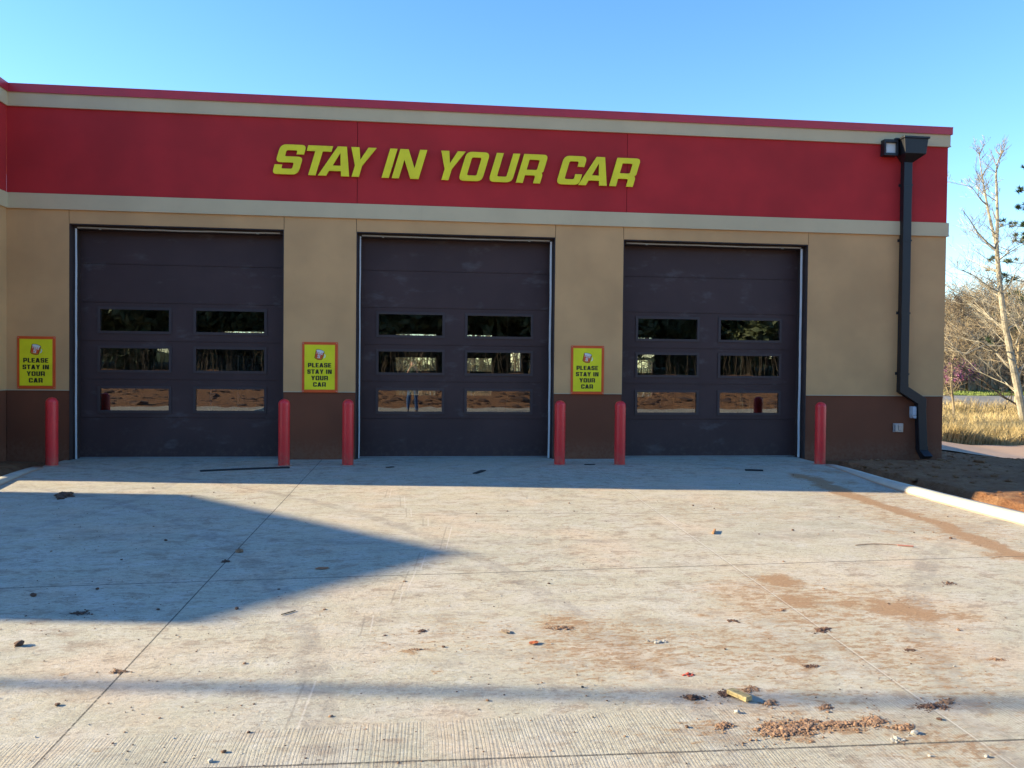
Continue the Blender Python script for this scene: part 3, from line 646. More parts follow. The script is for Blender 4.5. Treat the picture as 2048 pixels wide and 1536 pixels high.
def poster(x, z, label):
    w, h = .555, .805
    p = empty('wall_sign', (x, 0, z), label, 'sign', 'yellow stay in your car signs on the wall piers')
    MB().box(x, x+w, -.012, -.0005, z, z+h).build('border', MT['signorange'], p, bevel=.002)
    MB().box(x+.032, x+w-.040, -.0145, -.0122, z+.042, z+h-.040).build('edge_line', MT['signline'], p)
    MB().box(x+.039, x+w-.047, -.017, -.0147, z+.049, z+h-.047).build('panel', MT['signyellow'], p)
    sc = MB()
    for sx in (.016, w-.018):
        for sz in (.02, h-.02): sc.lathe([(.001, 0), (.006, .0), (.006, .003), (.001, .004)], 8)
    k = 0
    for sx in (.016, w-.018):
        for sz in (.02, h-.02):
            for q in range(32): a_, b_, c_ = sc.v[k+q]; sc.v[k+q] = (x+sx+a_, -.0122-c_, z+sz+b_)
            k += 32
    sc.build('screw', MT['galv'], p)
    cx = x+w/2-.005; it = []
    def line(s, zb, wid, hh):
        ws = {'I': .42, ' ': .45, 'L': .82, 'E': .84, 'A': 1.12, 'Y': 1.08, 'N': 1.05, 'O': 1.05, 'T': 1., 'S': .95, 'P': .95, 'U': 1., 'R': 1.05, 'C': 1.}
        tot = sum(ws[c] for c in s)+.14*(len(s)-1); k = wid/tot; xx = cx-wid/2
        for c in s:
            if c != ' ': it.append((c, xx, zb, ws[c]*k, hh, .31))
            xx += (ws[c]+.14)*k
    line('PLEASE', z+.401, .365, .070); line('STAY IN', z+.298, .382, .070); line('YOUR', z+.196, .265, .070); line('CAR', z+.093, .20, .070)
    letters('lettering', it, MT['ink'], p, -.0180, .0012)
    # mug shaped mark: white rimmed red can, tilted, with TAKE and 5
    lx, lz, a = x+.268, z+.605, R(-14)
    def q(u, v): return (lx+u*math.cos(a)-v*math.sin(a), lz+u*math.sin(a)+v*math.cos(a))
    def plate(outl, y, nm, mat):
        P2 = [q(*o) for o in outl]; n = len(P2); m = MB()
        m.add([(X, y-.0006, Z) for X, Z in P2]+[(X, y+.0006, Z) for X, Z in P2], [tuple(range(n)), tuple(range(2*n-1, n-1, -1))]+[(i, (i+1) % n, n+(i+1) % n, n+i) for i in range(n)])
        return m
    W_, H_ = .062, .105
    body = [(-W_, H_*.45)]+[(-W_*.9-.0*i, -H_*.6) for i in (0,)]+[(-W_*.5, -H_*.72), (0, -H_*.76), (W_*.5, -H_*.72), (W_*.9, -H_*.6), (W_, H_*.45)]+[(W_*.6, H_*.36), (0, H_*.32), (-W_*.6, H_*.36)]
    big = [(u*1.12, v*1.07) for u, v in body[:7]]+[(W_*1.1, H_*.62), (W_*.6, H_*.73), (0, H_*.77), (-W_*.6, H_*.73), (-W_*1.1, H_*.62)]
    mk = plate(big, -.0182, '', 0); mk.mi = 1
    b2 = plate(body, -.0200, '', 0); mk.add(b2.v, b2.f)
    mk.mi = 2
    rim = plate([(W_*math.cos(i*math.pi/8), H_*.52+.020*math.sin(i*math.pi/8)) for i in range(16)], -.0202, '', 0); mk.add(rim.v, rim.f)
    hd = [(W_*1.15+.028*math.cos(t), -.005+.036*math.sin(t)) for t in [(-1.3+2.6*i/8) for i in range(9)]]+[(W_*1.15+.013*math.cos(t), -.005+.022*math.sin(t)) for t in [(1.3-2.6*i/8) for i in range(9)]]
    h_ = plate(hd, -.0190, '', 0); mk.add(h_.v, h_.f)
    mk.mi = 3
    ln = plate([(-W_*.85, -H_*.52), (-W_*.82, -H_*.58), (0, -H_*.68), (W_*.82, -H_*.58), (W_*.85, -H_*.52), (0, -H_*.62)], -.0214, '', 0); mk.add(ln.v, ln.f)
    mk.build('can_mark', [MT['ink'], MT['signorange'], MT['white'], MT['signline']], p)
    its = [(c, lx-.052+i*.027, lz+.006, .023, .034, .30) for i, c in enumerate('TAKE')]+[('5', lx-.022, lz-.056, .042, .052, .26)]
    letters('mark_lettering', its, MT['white'], p, -.0222, .0012, rot=a, pivot=(lx, lz))
    return p
poster(-.625, 1.108, 'yellow PLEASE STAY IN YOUR CAR sign on the narrow wall by the inside corner')
poster(3.655, 1.078, 'yellow PLEASE STAY IN YOUR CAR sign on the pier between left and middle doors')
poster(8.010, 1.078, 'yellow PLEASE STAY IN YOUR CAR sign on the pier between middle and right doors')

# ------------------------------------------------------------ bollards
BL = ['red bollard in front of the wall left of the leftmost door, below the first sign', 'red bollard at the right edge of the leftmost door, above the long black strip', 'red bollard at the left edge of the middle door',
      'red bollard at the right edge of the middle door, below the third sign', 'red bollard at the left edge of the rightmost door', 'red bollard at the right edge of the rightmost door, at the kerb end']
prof = [(.083, 0), (.0845, .01), (.0845, .93)]+[(.0845*math.cos(a*math.pi/16), .93+.075*math.sin(a*math.pi/16)) for a in range(1, 8)]+[(.004, 1.006)]
b0 = None
for (u, v), lab in zip([(98.5,933),(566,933),(694.5,932),(1121,931),(1242,931),(1645,930)], BL):
    p = at(u, v)
    if b0 is None:
        b0 = MB().lathe([(.1, -.01), (.135, -.008), (.13, .006), (.1, .009)], 28).build('dummy', MT['kerb']); bpy.data.objects.remove(b0)
        b0 = MB().lathe(prof, 40).build('bollard', MT['bollard'], smooth=True); o = b0
        gm = MB().lathe([(.0850, .0), (.118, .0005), (.108, .005), (.0850, .012)], 32).build('grout_ring', MT['kerb'], smooth=True)
        gm.parent = o
    else:
        o = b0.copy(); COL.objects.link(o)
        g2 = gm.copy(); COL.objects.link(g2); g2.parent = o
    o.location = (p.x, p.y+.09, -.001); o.rotation_euler = (0, 0, p.x*1.7)
    tag(o, lab, 'bollard', 'red bollards beside the garage doors')

# ------------------------------------------------------------ downspout, lamp, outlets
ds = empty('downspout', (13.85, 0, .1), 'black rectangular downspout with square hopper head near the right corner', 'downspout')
def rect(x, y0, y1, z, w): return [(x-w/2, y0, z), (x+w/2, y0, z), (x+w/2, y1, z), (x-w/2, y1, z)]
def rect_r(x, y0, y1, z, w, sl):  # ring tilted in the xz plane
    return [(x-w/2, y0, z-sl), (x+w/2, y0, z+sl), (x+w/2, y1, z+sl), (x-w/2, y1, z-sl)]
pp = MB().loft([rect(13.83, -.125, -.012, 5.16, .15), rect(13.83, -.125, -.012, 1.28, .15)])
pp.loft([rect_r(13.83, -.127, -.011, 1.30, .156, 0), rect_r(13.83, -.127, -.011, 1.20, .156, .046), rect_r(14.165, -.127, -.011, 1.00, .156, .046), rect(14.168, -.127, -.011, .88, .156)])
pp.loft([rect(14.165, -.125, -.012, .90, .15), rect(14.205, -.125, -.012, .20, .15)])
pp.build('pipe', MT['black'], ds, bevel=.004)
MB().loft([rect(14.205, -.129, -.010, .22, .158), rect(14.208, -.129, -.010, .15, .158), [(14.13, -.27, .06), (14.29, -.27, .06), (14.29, -.16, -.0), (14.13, -.16, -.0)]]).build('outlet_shoe', MT['black'], ds)
hp = MB()
hp.loft([[(13.775, -.10, 5.08), (13.885, -.10, 5.08), (13.885, -.02, 5.08), (13.775, -.02, 5.08)], [(13.68, -.27, 5.22), (14.06, -.27, 5.22), (14.06, -.005, 5.22), (13.68, -.005, 5.22)],
         [(13.655, -.285, 5.47), (14.085, -.285, 5.47), (14.085, -.0045, 5.47), (13.655, -.0045, 5.47)]])
hp.box(13.635, 14.105, -.305, -.0035, 5.47, 5.505)
hp.build('leader_head', MT['black'], ds, bevel=.004)
for z in (4.7, 3.75, 2.5, 1.45):
    MB().box(13.83-.105, 13.83+.105, -.0115, -.0045, z, z+.05).box(13.745, 13.915, -.1305, -.1255, z, z+.03).build('bracket', MT['black'], ds)
lp = empty('wall_light', (13.5, 0, 5.25), 'dark rectangular wall light with pale square lens beside the hopper head', 'wall light')
MB().box(13.375, 13.40, -.15, -.02, 5.20, 5.475).box(13.60, 13.625, -.15, -.02, 5.20, 5.475).box(13.40, 13.60, -.15, -.02, 5.20, 5.245).box(13.40, 13.60, -.15, -.02, 5.425, 5.475).box(13.40, 13.60, -.06, -.02, 5.245, 5.425).build('housing', MT['black'], lp, bevel=.004)
MB().box(13.435, 13.60, -.10, -.062, 5.247, 5.423).build('lens', m_paint('frosted lens', (.72, .74, .70), .3), lp)
MB().box(13.41, 13.43, -.105, -.061, 5.25, 5.30).build('sensor', MT['signorange'], lp)
MB().box(13.626, 13.655, -.12, -.004, 5.25, 5.45).box(13.57, 13.64, -.16, -.1, 5.476, 5.50).box(13.45, 13.55, -.02, -.004, 5.28, 5.40).build('mounting_arm', MT['black'], lp)
ob = empty('outlet_box', (13.8, 0, .53), 'small galvanised electrical cover plate on the brown wainscot', 'outlet')
MB().box(13.71, 13.895, -.012, .0115, .455, .605).build('back_plate', MT['galv'], ob, bevel=.003)
MB().box(13.735, 13.79, -.035, -.0125, .47, .59).box(13.80, 13.865, -.028, -.0125, .485, .575).build('cover', MT['galv'], ob, bevel=.004)
vc = empty('vent_hood', (14.1, 0, .8), 'small grey plastic hood on the wall, half behind the downspout elbow', 'vent')
MB().loft([[(14.01, -.09, .76), (14.09, -.09, .74), (14.14, -.09, .74), (14.14, -.09, .76)], [(14.005, -.10, .88), (14.06, -.10, .88), (14.085, -.10, .88), (14.085, -.10, .88)]]).build('dummy', MT['pvc'])
bpy.data.objects.remove(bpy.data.objects['dummy'])
MB().box(14.01, 14.085, -.10, .011, .745, .905).build('hood', MT['pvc'], vc, bevel=.012)
MB().loft([[(14.03, -.095, .70), (14.08, -.095, .70), (14.08, .010, .70), (14.03, .010, .70)], [(14.013, -.098, .744), (14.084, -.098, .744), (14.084, .010, .744), (14.013, .010, .744)]]).build('spout', MT['pvc'], vc)

# ------------------------------------------------------------ things inside the garage, seen through the panes
cab = empty('tool_cabinet', (1.6, 3.6, 0), 'dark steel cabinet with pale upright edges behind the leftmost door glass', 'cabinet')
MB().box(.9, 2.5, 3.6, 4.2, .02, 1.70).build('carcass', MT['steel_dark'], cab, bevel=.01)
MB().box(.92, 1.43, 3.575, 3.598, .06, 1.66).box(1.45, 1.95, 3.575, 3.598, .06, 1.66).box(1.97, 2.48, 3.575, 3.598, .06, 1.66).build('door', m_paint('teal grey cabinet door', (.05, .09, .12), .35), cab, bevel=.004)
m = MB()
for x in (.905, 1.44, 1.96, 2.49): m.box(x-.012, x+.012, 3.555, 3.574, .02, 1.70)
m.build('edge_trim', MT['galv'], cab)
rk = empty('storage_rack', (10.6, 4, 0), 'pale wrapped stack on a low rack behind the rightmost door glass', 'rack')
MB().box(9.6, 9.95, 4.6, 5.2, .45, 1.62).build('wrapped_stack', m_paint('clear film wrap', (.5, .52, .52), .25), rk, bevel=.02)
MB().box(9.55, 10.9, 4.5, 5.3, .38, .44).box(9.56, 9.62, 4.52, 4.58, .01, .38).box(10.83, 10.89, 4.52, 4.58, .01, .38).box(9.56, 9.62, 5.22, 5.28, .01, .38).box(10.83, 10.89, 5.22, 5.28, .01, .38).build('frame', MT['galv'], rk)

# ------------------------------------------------------------ behind the building
MB().box(-6, 20, BD+.001, 15.5, -.9, -.06).build('rear_apron', MT['kerb']); tag(bpy.data.objects['rear_apron'], kind='structure')

# path, road, verge strip draped on the terrain
def drape(name, xs, yf0, yf1, ny, dz, mat):
    n = len(xs); X = np.repeat(xs[None], ny, 0); t = np.linspace(0, 1, ny)[:, None]; Y = yf0(xs)[None]*(1-t)+yf1(xs)[None]*t
    o = grid(name, np.arange(n), np.arange(ny), lambda a, b: a*0, mat)
    Zz = hval(X, Y)+dz+(vnoise(X, Y, 1.1, 8)-.5)*.05
    o.data.vertices.foreach_set('co', np.stack([X, Y, Zz], -1).ravel()); o.data.update(); return tag(o, kind='structure')
drape('path', np.linspace(14.9, 60, 160), lambda x: 9.0+0*x, lambda x: 12.4+0*x, 12, .06, MT['kerb'])
def asph():
    t = NT('worn asphalt'); f = t.noise(40, 5, .7); a = t.noise(.7, 4)
    col = t.mix(t.step(a, .3, .7), (.13, .125, .12), (.19, .18, .165)); return t.done(t.mix(t.math('MULTIPLY', t.step(f, .5, .7), .3), col, (.25, .24, .22)), .9, t.bump(f, .3, .01))
drape('highway', np.linspace(5, 140, 120), lambda x: 25.5+0*x, lambda x: 32.5+0*x, 10, .10, asph())

# ------------------------------------------------------------ vegetation
def m_leafy(name, a, b, c, rough=.7, sc=3.0):
    t = NT(name); n = t.noise(sc, 4); f = t.noise(40, 3)
    col = t.ramp(n, [(.3, a), (.52, b), (.72, c)]); return t.done(t.mix(t.math('MULTIPLY', f, .25), col, a), rough)
MT['bark_white'] = m_leafy('pale mottled bark', (.17, .145, .105), (.30, .26, .19), (.42, .375, .29), .8, 6)
MT['bark_tan'] = m_leafy('tan winter twigs', (.15, .11, .065), (.27, .205, .125), (.40, .32, .20), .85, .6)
MT['bark_dark'] = m_leafy('dark branches', (.035, .028, .02), (.07, .05, .035), (.12, .09, .06), .85, .8)
MT['straw'] = m_leafy('dry straw grass', (.30, .215, .09), (.46, .35, .165), (.58, .47, .25), .8, .9)
MT['green'] = m_leafy('fresh grass blades', (.09, .13, .02), (.17, .22, .04), (.27, .30, .08), .7, 2)
MT['olive'] = m_leafy('budding olive leaves', (.10, .12, .03), (.19, .21, .06), (.30, .31, .11), .7, .8)
MT['pine'] = m_leafy('dark pine needles', (.015, .035, .014), (.035, .07, .025), (.07, .11, .04), .6, 1.2)
MT['evergreen'] = m_leafy('dark evergreen leaves', (.028, .042, .018), (.065, .085, .035), (.12, .13, .06), .7, .8)
MT['pink'] = m_leafy('pink blossom', (.22, .05, .14), (.38, .11, .25), (.48, .20, .36), .6, 3)

def branch_tree(seed, H=7, r0=.12, depth=5, spread=.55, lean=(0,0), twig=.006, kids=(3, 5), up=.35, first=.25):
    rr = random.Random(seed); trunk = MB(); crown = MB()
    def grow(p, d, L, r, lev):
        n = 5 if lev < 2 else 4; pts = [p]; rad = [r]; q = p.copy(); dd = d.copy()
        for i in range(n):
            dd = (dd+Vector((rr.gauss(0, .13), rr.gauss(0, .13), rr.gauss(0, .07)+.03*up))).normalized(); q = q+dd*(L/n); pts.append(q.copy()); rad.append(max(twig*.7, r*(1-.62*(i+1)/n)))
        (trunk if lev == 0 else crown).tube(pts, rad, 7 if lev == 0 else (4 if lev < 2 else 3), cap=False)
        if lev >= depth: return
        for k in range(rr.randint(*kids)+(3 if lev == 0 else 0)):
            s = rr.uniform(first if lev == 0 else .15, 1.0); i = min(n-1, int(s*n)); f = s*n-i; b = pts[i].lerp(pts[i+1], f)
            ax = Vector((rr.gauss(0, 1), rr.gauss(0, 1), rr.gauss(0, .4))).normalized()
            nd = (dd*(1-spread)+ax*spread+Vector((0, 0, up*.5))).normalized()
            grow(b, nd, L*rr.uniform(.38, .66)*(1.15-.5*s*(lev == 0)), max(twig, rad[i]*.55), lev+1)
    grow(Vector((0,0,-.1)), Vector((lean[0], lean[1], 1)).normalized(), H, r0, 0)
    return trunk, crown
def plant(name, tm, cm, x, y, s, rz, label, cat, group, tmat, cmat, extra=None):
    z = float(hval(x, y))
    e = empty(name, (0,0,0), label, cat, group)
    a = tm.build('trunk', tmat); a.parent = e; b = cm.build('crown', cmat); b.parent = e
    if extra: c = extra[0].build(extra[1], extra[2]); c.parent = e
    e.location = (x, y, z-.03); e.scale = (s, s, s); e.rotation_euler = (0, 0, rz); return e
def clone(e, x, y, s, rz, label):
    n = e.copy(); COL.objects.link(n)
    for ch in e.children:
        c = ch.copy(); COL.objects.link(c); c.parent = n
    n.location = (x, y, float(hval(x, y))-.05); n.scale = (s, s, s*random.Random(int(x*10)).uniform(.9, 1.1)); n.rotation_euler = (0, 0, rz); n['label'] = label; return n

# the pale tree at the right edge of the photograph: trunk and two leaders follow the photograph's line
YT = 18.0
def pt(u, v, dy=0): p = aty(u, v, YT+dy); return p
e = empty('pale_bare_tree', (0,0,0), 'tall pale barked leafless tree with two upright leaders right of the building', 'tree')
base = pt(2056, 905); base.z = float(hval(base.x, YT))-.1
tk = MB(); tpts = [base, pt(2049,850), pt(2036,780), pt(2022,710), pt(2010,650), pt(2002,590), pt(1996,530), pt(1993,490)]
tk.tube(tpts, [.20,.17,.15,.135,.12,.105,.095,.085], 10)
tk.build('trunk', MT['bark_white']).parent = e
cr = MB(); rr = random.Random(5)
def twigs(p, d, L, r, lev, mx):
    n = 5; pts = [p]; rad = [r]; q = p.copy(); dd = d.copy()
    for i in range(n):
        dd = (dd+Vector((rr.gauss(0,.12), rr.gauss(0,.12), rr.gauss(0,.08)+.05))).normalized(); q = q+dd*(L/n); pts.append(q.copy()); rad.append(max(.0045, r*(1-.85*(i+1)/n)))
    cr.tube(pts, rad, 5 if lev < 1 else 3, cap=False)
    if lev >= mx: return
    for k in range(rr.randint(3, 5)):
        s = rr.uniform(.2, .95); i = int(s*n); b = pts[i].lerp(pts[i+1], s*n-i)
        ax = Vector((rr.gauss(0,1), rr.gauss(0,1), rr.gauss(0,.5))).normalized(); twigs(b, (dd*.55+ax*.5+Vector((0,0,.12))).normalized(), L*rr.uniform(.35,.6), max(.0055, rad[i]*.5), lev+1, mx)
lead1 = [pt(1993,490), pt(1984,455,.2), pt(1976,420,.3), pt(1969,380,.3), pt(1963,345,.4), pt(1959,315,.4), pt(1957,298,.4)]
lead2 = [pt(1993,490), pt(1995,440), pt(1994,395,-.1), pt(1992,350,-.2), pt(1994,330,-.2), pt(2000,312,-.3), pt(2004,296,-.3)]
lead3 = [pt(1992,330,-.2), pt(1985,312), pt(1978,296)]
cr.tube(lead1, [.07,.058,.046,.034,.024,.014,.006], 6); cr.tube(lead2, [.075,.062,.05,.04,.028,.016,.007], 6); cr.tube(lead3, [.03,.018,.008], 4)
for ld in (lead1, lead2):
    for k in range(12):
        s = rr.uniform(.05, .98)*(len(ld)-1); i = min(len(ld)-2, int(s)); b = ld[i].lerp(ld[i+1], s-i); ang = rr.uniform(0, 6.28)
        twigs(b, Vector((math.cos(ang)*.7, math.sin(ang)*.62, .62)).normalized(), rr.uniform(.7, 1.7)*(1.1-.75*s/(len(ld)-1)), rr.uniform(.016, .03), 1, 3)
for k in range(22):
    s = rr.uniform(1.5, len(tpts)-1.02); i = int(s); b = tpts[i].lerp(tpts[i+1], s-i); ang = rr.uniform(0, 6.28)
    twigs(b, Vector((math.cos(ang)*.85, math.sin(ang)*.8, .42)).normalized(), rr.uniform(1.2, 2.9), rr.uniform(.018, .035), 1, 3)
# long limbs reaching left, as in the photograph
for (pa, mid, pb, r_) in [((2030,745),(1992,705),(1945,672),.06), ((2018,690),(1972,690),(1925,712),.045), ((1993,500),(1955,465),(1925,420),.05), ((2000,585),(1960,560),(1925,540),.035),
                          ((2005,620),(1965,600),(1915,585),.03), ((1996,520),(2020,500),(2046,485),.03), ((2012,660),(2035,640),(2060,600),.05), ((2022,712),(2045,650),(2060,610),.05), ((1975,410),(1955,390),(1938,370),.03)]:
    a_, m_, b_ = pt(*pa), pt(*mid, rr.uniform(-.6, .6)), pt(*pb, rr.uniform(-1, 1)); cr.tube([a_, a_.lerp(m_, .5)+Vector((0,0,-.05)), m_, m_.lerp(b_, .5)+Vector((0,0,.04)), b_], [r_, r_*.8, r_*.62, r_*.4, .008], 5)
    for k in range(8): twigs(m_.lerp(b_, rr.uniform(-.4, 1)) if rr.random() < .7 else a_.lerp(m_, rr.random()), Vector((rr.gauss(-.4,.6), rr.gauss(0,.6), rr.uniform(.1,.8))).normalized(), rr.uniform(.6, 1.5), .014, 1, 3)
cr.build('crown', MT['bark_white']).parent = e

# bare trees in the belt behind the highway and behind the building
VAR = [('tan', 21, 6.2, .13), ('tan', 22, 5.4, .10), ('dark', 23, 6.0, .12)]
protos = []
for i, (k, sd, H, r0) in enumerate(VAR):
    protos.append((branch_tree(sd, H, r0, 4, .62, twig=.014, kids=(4, 6), first=.12), k))
rr = random.Random(9); first = {}
GB = 'leafless trees in the belt behind the building'
spots = []
for i in range(26):
    y = rr.uniform(38, 52); u = 1880+ (i/25)*260+rr.uniform(-6, 6); p = aty(u, 745, y); spots.append((p.x, y, rr.uniform(.75, 1.05)))
for i in range(14): spots.append((-3+i*1.5+rr.uniform(-.5, .5), rr.uniform(17.5, 23), rr.uniform(.6, .8)))
spots += [(aty(1925, 700, 22).x, 22.5, .62), (aty(2085, 700, 20).x, 21, .8), (aty(2035, 700, 24).x, 24, .7)]
for i, (x, y, s) in enumerate(spots):
    k = i % 3; far = 'beyond the highway' if y > 36 else 'behind the garage'
    lab = ['tan leafless tree %s with wide tangled limbs', 'short tan leafless tree %s with dense twigs', 'dark leafless tree %s among the tan brush'][k] % far
    if k not in first:
        (tm, cm), kk = protos[k]; mt = MT['bark_tan'] if kk == 'tan' else MT['bark_dark']
        first[k] = plant('bare_tree', tm, cm, x, y, s, rr.uniform(0, 6), lab, 'tree', GB, mt, mt)
    else: clone(first[k], x, y, s, rr.uniform(0, 6), lab)
    for_o = COL.objects[-1]
# thicket of brush: one mass nobody could count
def thicket(name, n, xr, yr, hr, mat, seed, lean=.35, rad=(.012, .03)):
    r = np.random.RandomState(seed); m = MB()
    for i in range(n):
        y = r.uniform(*yr); x0, x1 = xr(y); x = r.uniform(x0, x1); h = r.uniform(*hr)*(.6+.6*float(vnoise(x, y, .35, 4))); z = float(hval(x, y)); a = r.uniform(0, 6.28); L = r.uniform(.2, 1)*lean*h
        p = Vector((x, y, z)); q = Vector((x+math.cos(a)*L*.4, y+math.sin(a)*L*.4, z+h*.6)); w_ = Vector((x+math.cos(a)*L, y+math.sin(a)*L, z+h*r.uniform(.7, 1))); rd = r.uniform(*rad)
        m.tube([p, q, w_], [rd, rd*.7, rd*.3], 3, cap=False)
        for k in range(4):
            f = r.uniform(.3, 1); b = (p.lerp(q, f) if k % 2 else q.lerp(w_, f)); aa = r.uniform(0, 6.28); l2 = r.uniform(.2, .5)*h*.5
            c_ = b+Vector((math.cos(aa)*l2, math.sin(aa)*l2, l2*r.uniform(-.1, .8))); m.tube([b, b.lerp(c_, .5)+Vector((0,0,.04)), c_], [rd*.5, rd*.4, rd*.2], 3, cap=False)
    return m.build(name, mat)
vis = lambda y: (aty(1860, 745, y).x, aty(2140, 745, y).x)
o = thicket('brush', 1500, vis, (35.5, 44), (1.6, 4.6), MT['bark_tan'], 1, rad=(.02, .05)); tag(o, 'tangled tan winter brush along the far side of the highway', 'brush', kind='stuff')
o = thicket('undergrowth', 900, vis, (44, 58), (3.0, 5.5), MT['bark_dark'], 2, rad=(.04, .10)); tag(o, 'dark undergrowth filling the wood behind the brush', 'brush', kind='stuff')
o = thicket('rear_brush', 1300, lambda y: (-5, 19), (16.5, 23), (1.4, 4.6), MT['straw'], 3, rad=(.015, .04)); tag(o, 'pale brush behind the garage, seen through the door panes', 'brush', kind='stuff')
# leaf clumps
def leaf_crown(seed, n, R0, zc, sz, flat=.8, clumps=26):
    r = np.random.RandomState(seed); m = MB(); cs = []
    for i in range(clumps):
        v = r.normal(size=3); v /= np.linalg.norm(v); rad = R0*r.uniform(.25, .95); cs.append((v[0]*rad, v[1]*rad, zc+v[2]*rad*flat, R0*r.uniform(.22, .42)))
    for i in range(n):
        c = cs[r.randint(len(cs))]; v = r.normal(size=3); v /= np.linalg.norm(v); q = np.array(c[:3])+v*c[3]*r.uniform(.5, 1)**.5
        a = r.normal(size=3); a /= np.linalg.norm(a); b = np.cross(a, r.normal(size=3)); b /= np.linalg.norm(b); s = sz*r.uniform(.6, 1.3)
        m.add([q-a*s, q+b*s*.5, q+a*s, q-b*s*.5], [(0, 1, 2, 3)])
    return m
tm, _ = branch_tree(40, 4, .12, 1, .5); sh = leaf_crown(41, 2600, 1.9, 2.6, .07)
og = plant('budding_tree', tm, sh, *(lambda p: (p.x, 43.0))(aty(2042, 700, 43)), 1.1, 0, 'olive green budding tree in the wood at the right edge', 'tree', None, MT['bark_dark'], MT['olive'])
ro = plant('redbud_tree', branch_tree(50, 1.6, .06, 3, .6, twig=.01)[0], leaf_crown(51, 1500, 1.15, 1.15, .055, .55, 18), *(lambda p: (p.x, 35.6))(aty(1900, 760, 35.6)), 1.0, 0, 'low pink flowering redbud close to the building edge', 'tree', 'pink flowering redbuds across the highway', MT['bark_dark'], MT['pink'])
clone(ro, aty(1930, 760, 36).x, 36.4, 1.1, 2, 'pink flowering redbud standing right of the other redbud')

# dry grass field
def grass(name, n, yr, hr, mat, seed, mask=None, wid=.012):
    r = np.random.RandomState(seed); y = yr[0]+(yr[1]-yr[0])*r.rand(n)**1.5
    x0 = np.array([aty(1865, 745, t).x for t in (yr[0], yr[1])]); x1 = np.array([aty(2130, 745, t).x for t in (yr[0], yr[1])])
    f = (y-yr[0])/(yr[1]-yr[0]); x = (x0[0]*(1-f)+x0[1]*f)+r.rand(n)*((x1[0]-x0[0])*(1-f)+(x1[1]-x0[1])*f)
    if mask: k = mask(x, y); x, y = x[k], y[k]; n = len(x)
    z = hval(x, y)-.02; h = r.uniform(*hr, n)*(.4+1.0*vnoise(x, y, .8, 6)); a = r.rand(n)*6.28; w = wid*r.uniform(.6, 1.4, n); ln = h*r.uniform(.1, .6, n); b = r.rand(n)*6.28
    P0 = np.stack([x-np.cos(a)*w, y-np.sin(a)*w, z], -1); P1 = np.stack([x+np.cos(a)*w, y+np.sin(a)*w, z], -1)
    mx, my = x+np.cos(b)*ln*.35, y+np.sin(b)*ln*.35
    P2 = np.stack([mx+np.cos(a)*w*.7, my+np.sin(a)*w*.7, z+h*.6], -1); P3 = np.stack([mx-np.cos(a)*w*.7, my-np.sin(a)*w*.7, z+h*.6], -1)
    P4 = np.stack([x+np.cos(b)*ln, y+np.sin(b)*ln, z+h], -1)
    V = np.stack([P0, P1, P2, P3, P4], 1).reshape(-1, 3); i = np.arange(n)*5
    me = bpy.data.meshes.new(name); F = [(j, j+1, j+2, j+3) for j in i]+[(j+3, j+2, j+4) for j in i]
    me.from_pydata(V.tolist(), [], F); me.materials.append(mat); o = bpy.data.objects.new(name, me); COL.objects.link(o); return o
tag(grass('dry_grass', 42000, (12.6, 25.0), (.22, .75), MT['straw'], 3), 'tall dry straw grass on the bank beside the building', 'grass', kind='stuff')
tag(grass('green_grass', 9000, (13.0, 24.0), (.15, .40), MT['green'], 4, lambda x, y: vnoise(x, y, .35, 21) > .60), 'fresh green patches among the dry grass', 'grass', kind='stuff')
tag(grass('verge_grass', 9000, (32.8, 37.5), (.05, .25), MT['green'], 5, wid=.03), 'short green grass on the far verge of the highway', 'grass', kind='stuff')
# weeds: taller dark stems in the grass
wd = MB(); rr = random.Random(12)
for k in range(16):
    p = aty(rr.uniform(1890, 2060), 745, rr.uniform(13.5, 20)); z = float(hval(p.x, p.y)); h = rr.uniform(.7, 1.7); a = rr.uniform(-.3, .3)
    wd.tube([(p.x, p.y, z), (p.x+a*h*.4, p.y, z+h*.55), (p.x+a*h, p.y+.1, z+h)], [.012, .009, .004], 4)
    for j in range(5):
        f = rr.uniform(.3, .95); s = rr.choice((-1, 1)); wd.tube([(p.x+a*h*f, p.y, z+h*f), (p.x+a*h*f+s*.22, p.y+rr.uniform(-.2, .2), z+h*f+.25)], [.006, .003], 3)
tag(wd.build('weeds', MT['bark_tan']), 'thin brown weed stalks standing in the dry grass', 'weeds', kind='stuff')

# pine at the right edge: only its left branch tips reach into the picture
def pine(seed, H, R0, nb, npb):
    r = random.Random(seed); tr = MB().tube([(0,0,0), (.03,0,H*.5), (0,0,H)], [.16, .11, .03], 8); cw = MB(); cb = MB()
    for i in range(nb):
        z = H*(.25+.73*i/nb); L = R0*(1.05-.8*(i/nb)**1.3)*r.uniform(.75, 1.1); a = i*2.4+r.uniform(-.3, .3); tip = Vector((math.cos(a)*L, math.sin(a)*L, z+L*r.uniform(.0, .3))); b0_ = Vector((0,0,z))
        tr.tube([b0_, b0_.lerp(tip, .5)+Vector((0,0,-.06)), tip], [.035, .02, .008], 4, cap=False)
        for k in range(npb):
            c_ = b0_.lerp(tip, r.uniform(.35, 1.03))+Vector((r.gauss(0,.14), r.gauss(0,.14), r.gauss(0,.09)))
            for j in range(34):
                d = Vector((r.gauss(0,1), r.gauss(0,1), r.gauss(.5,.8))).normalized(); e_ = c_+d*r.uniform(.14, .28); n_ = d.cross(Vector((r.random(), r.random(), r.random()))).normalized()*.022
                cw.add([c_-n_, c_+n_, e_], [(0, 1, 2)])
    return tr, cw
tm, cm = pine(3, 13.5, 2.7, 46, 9)
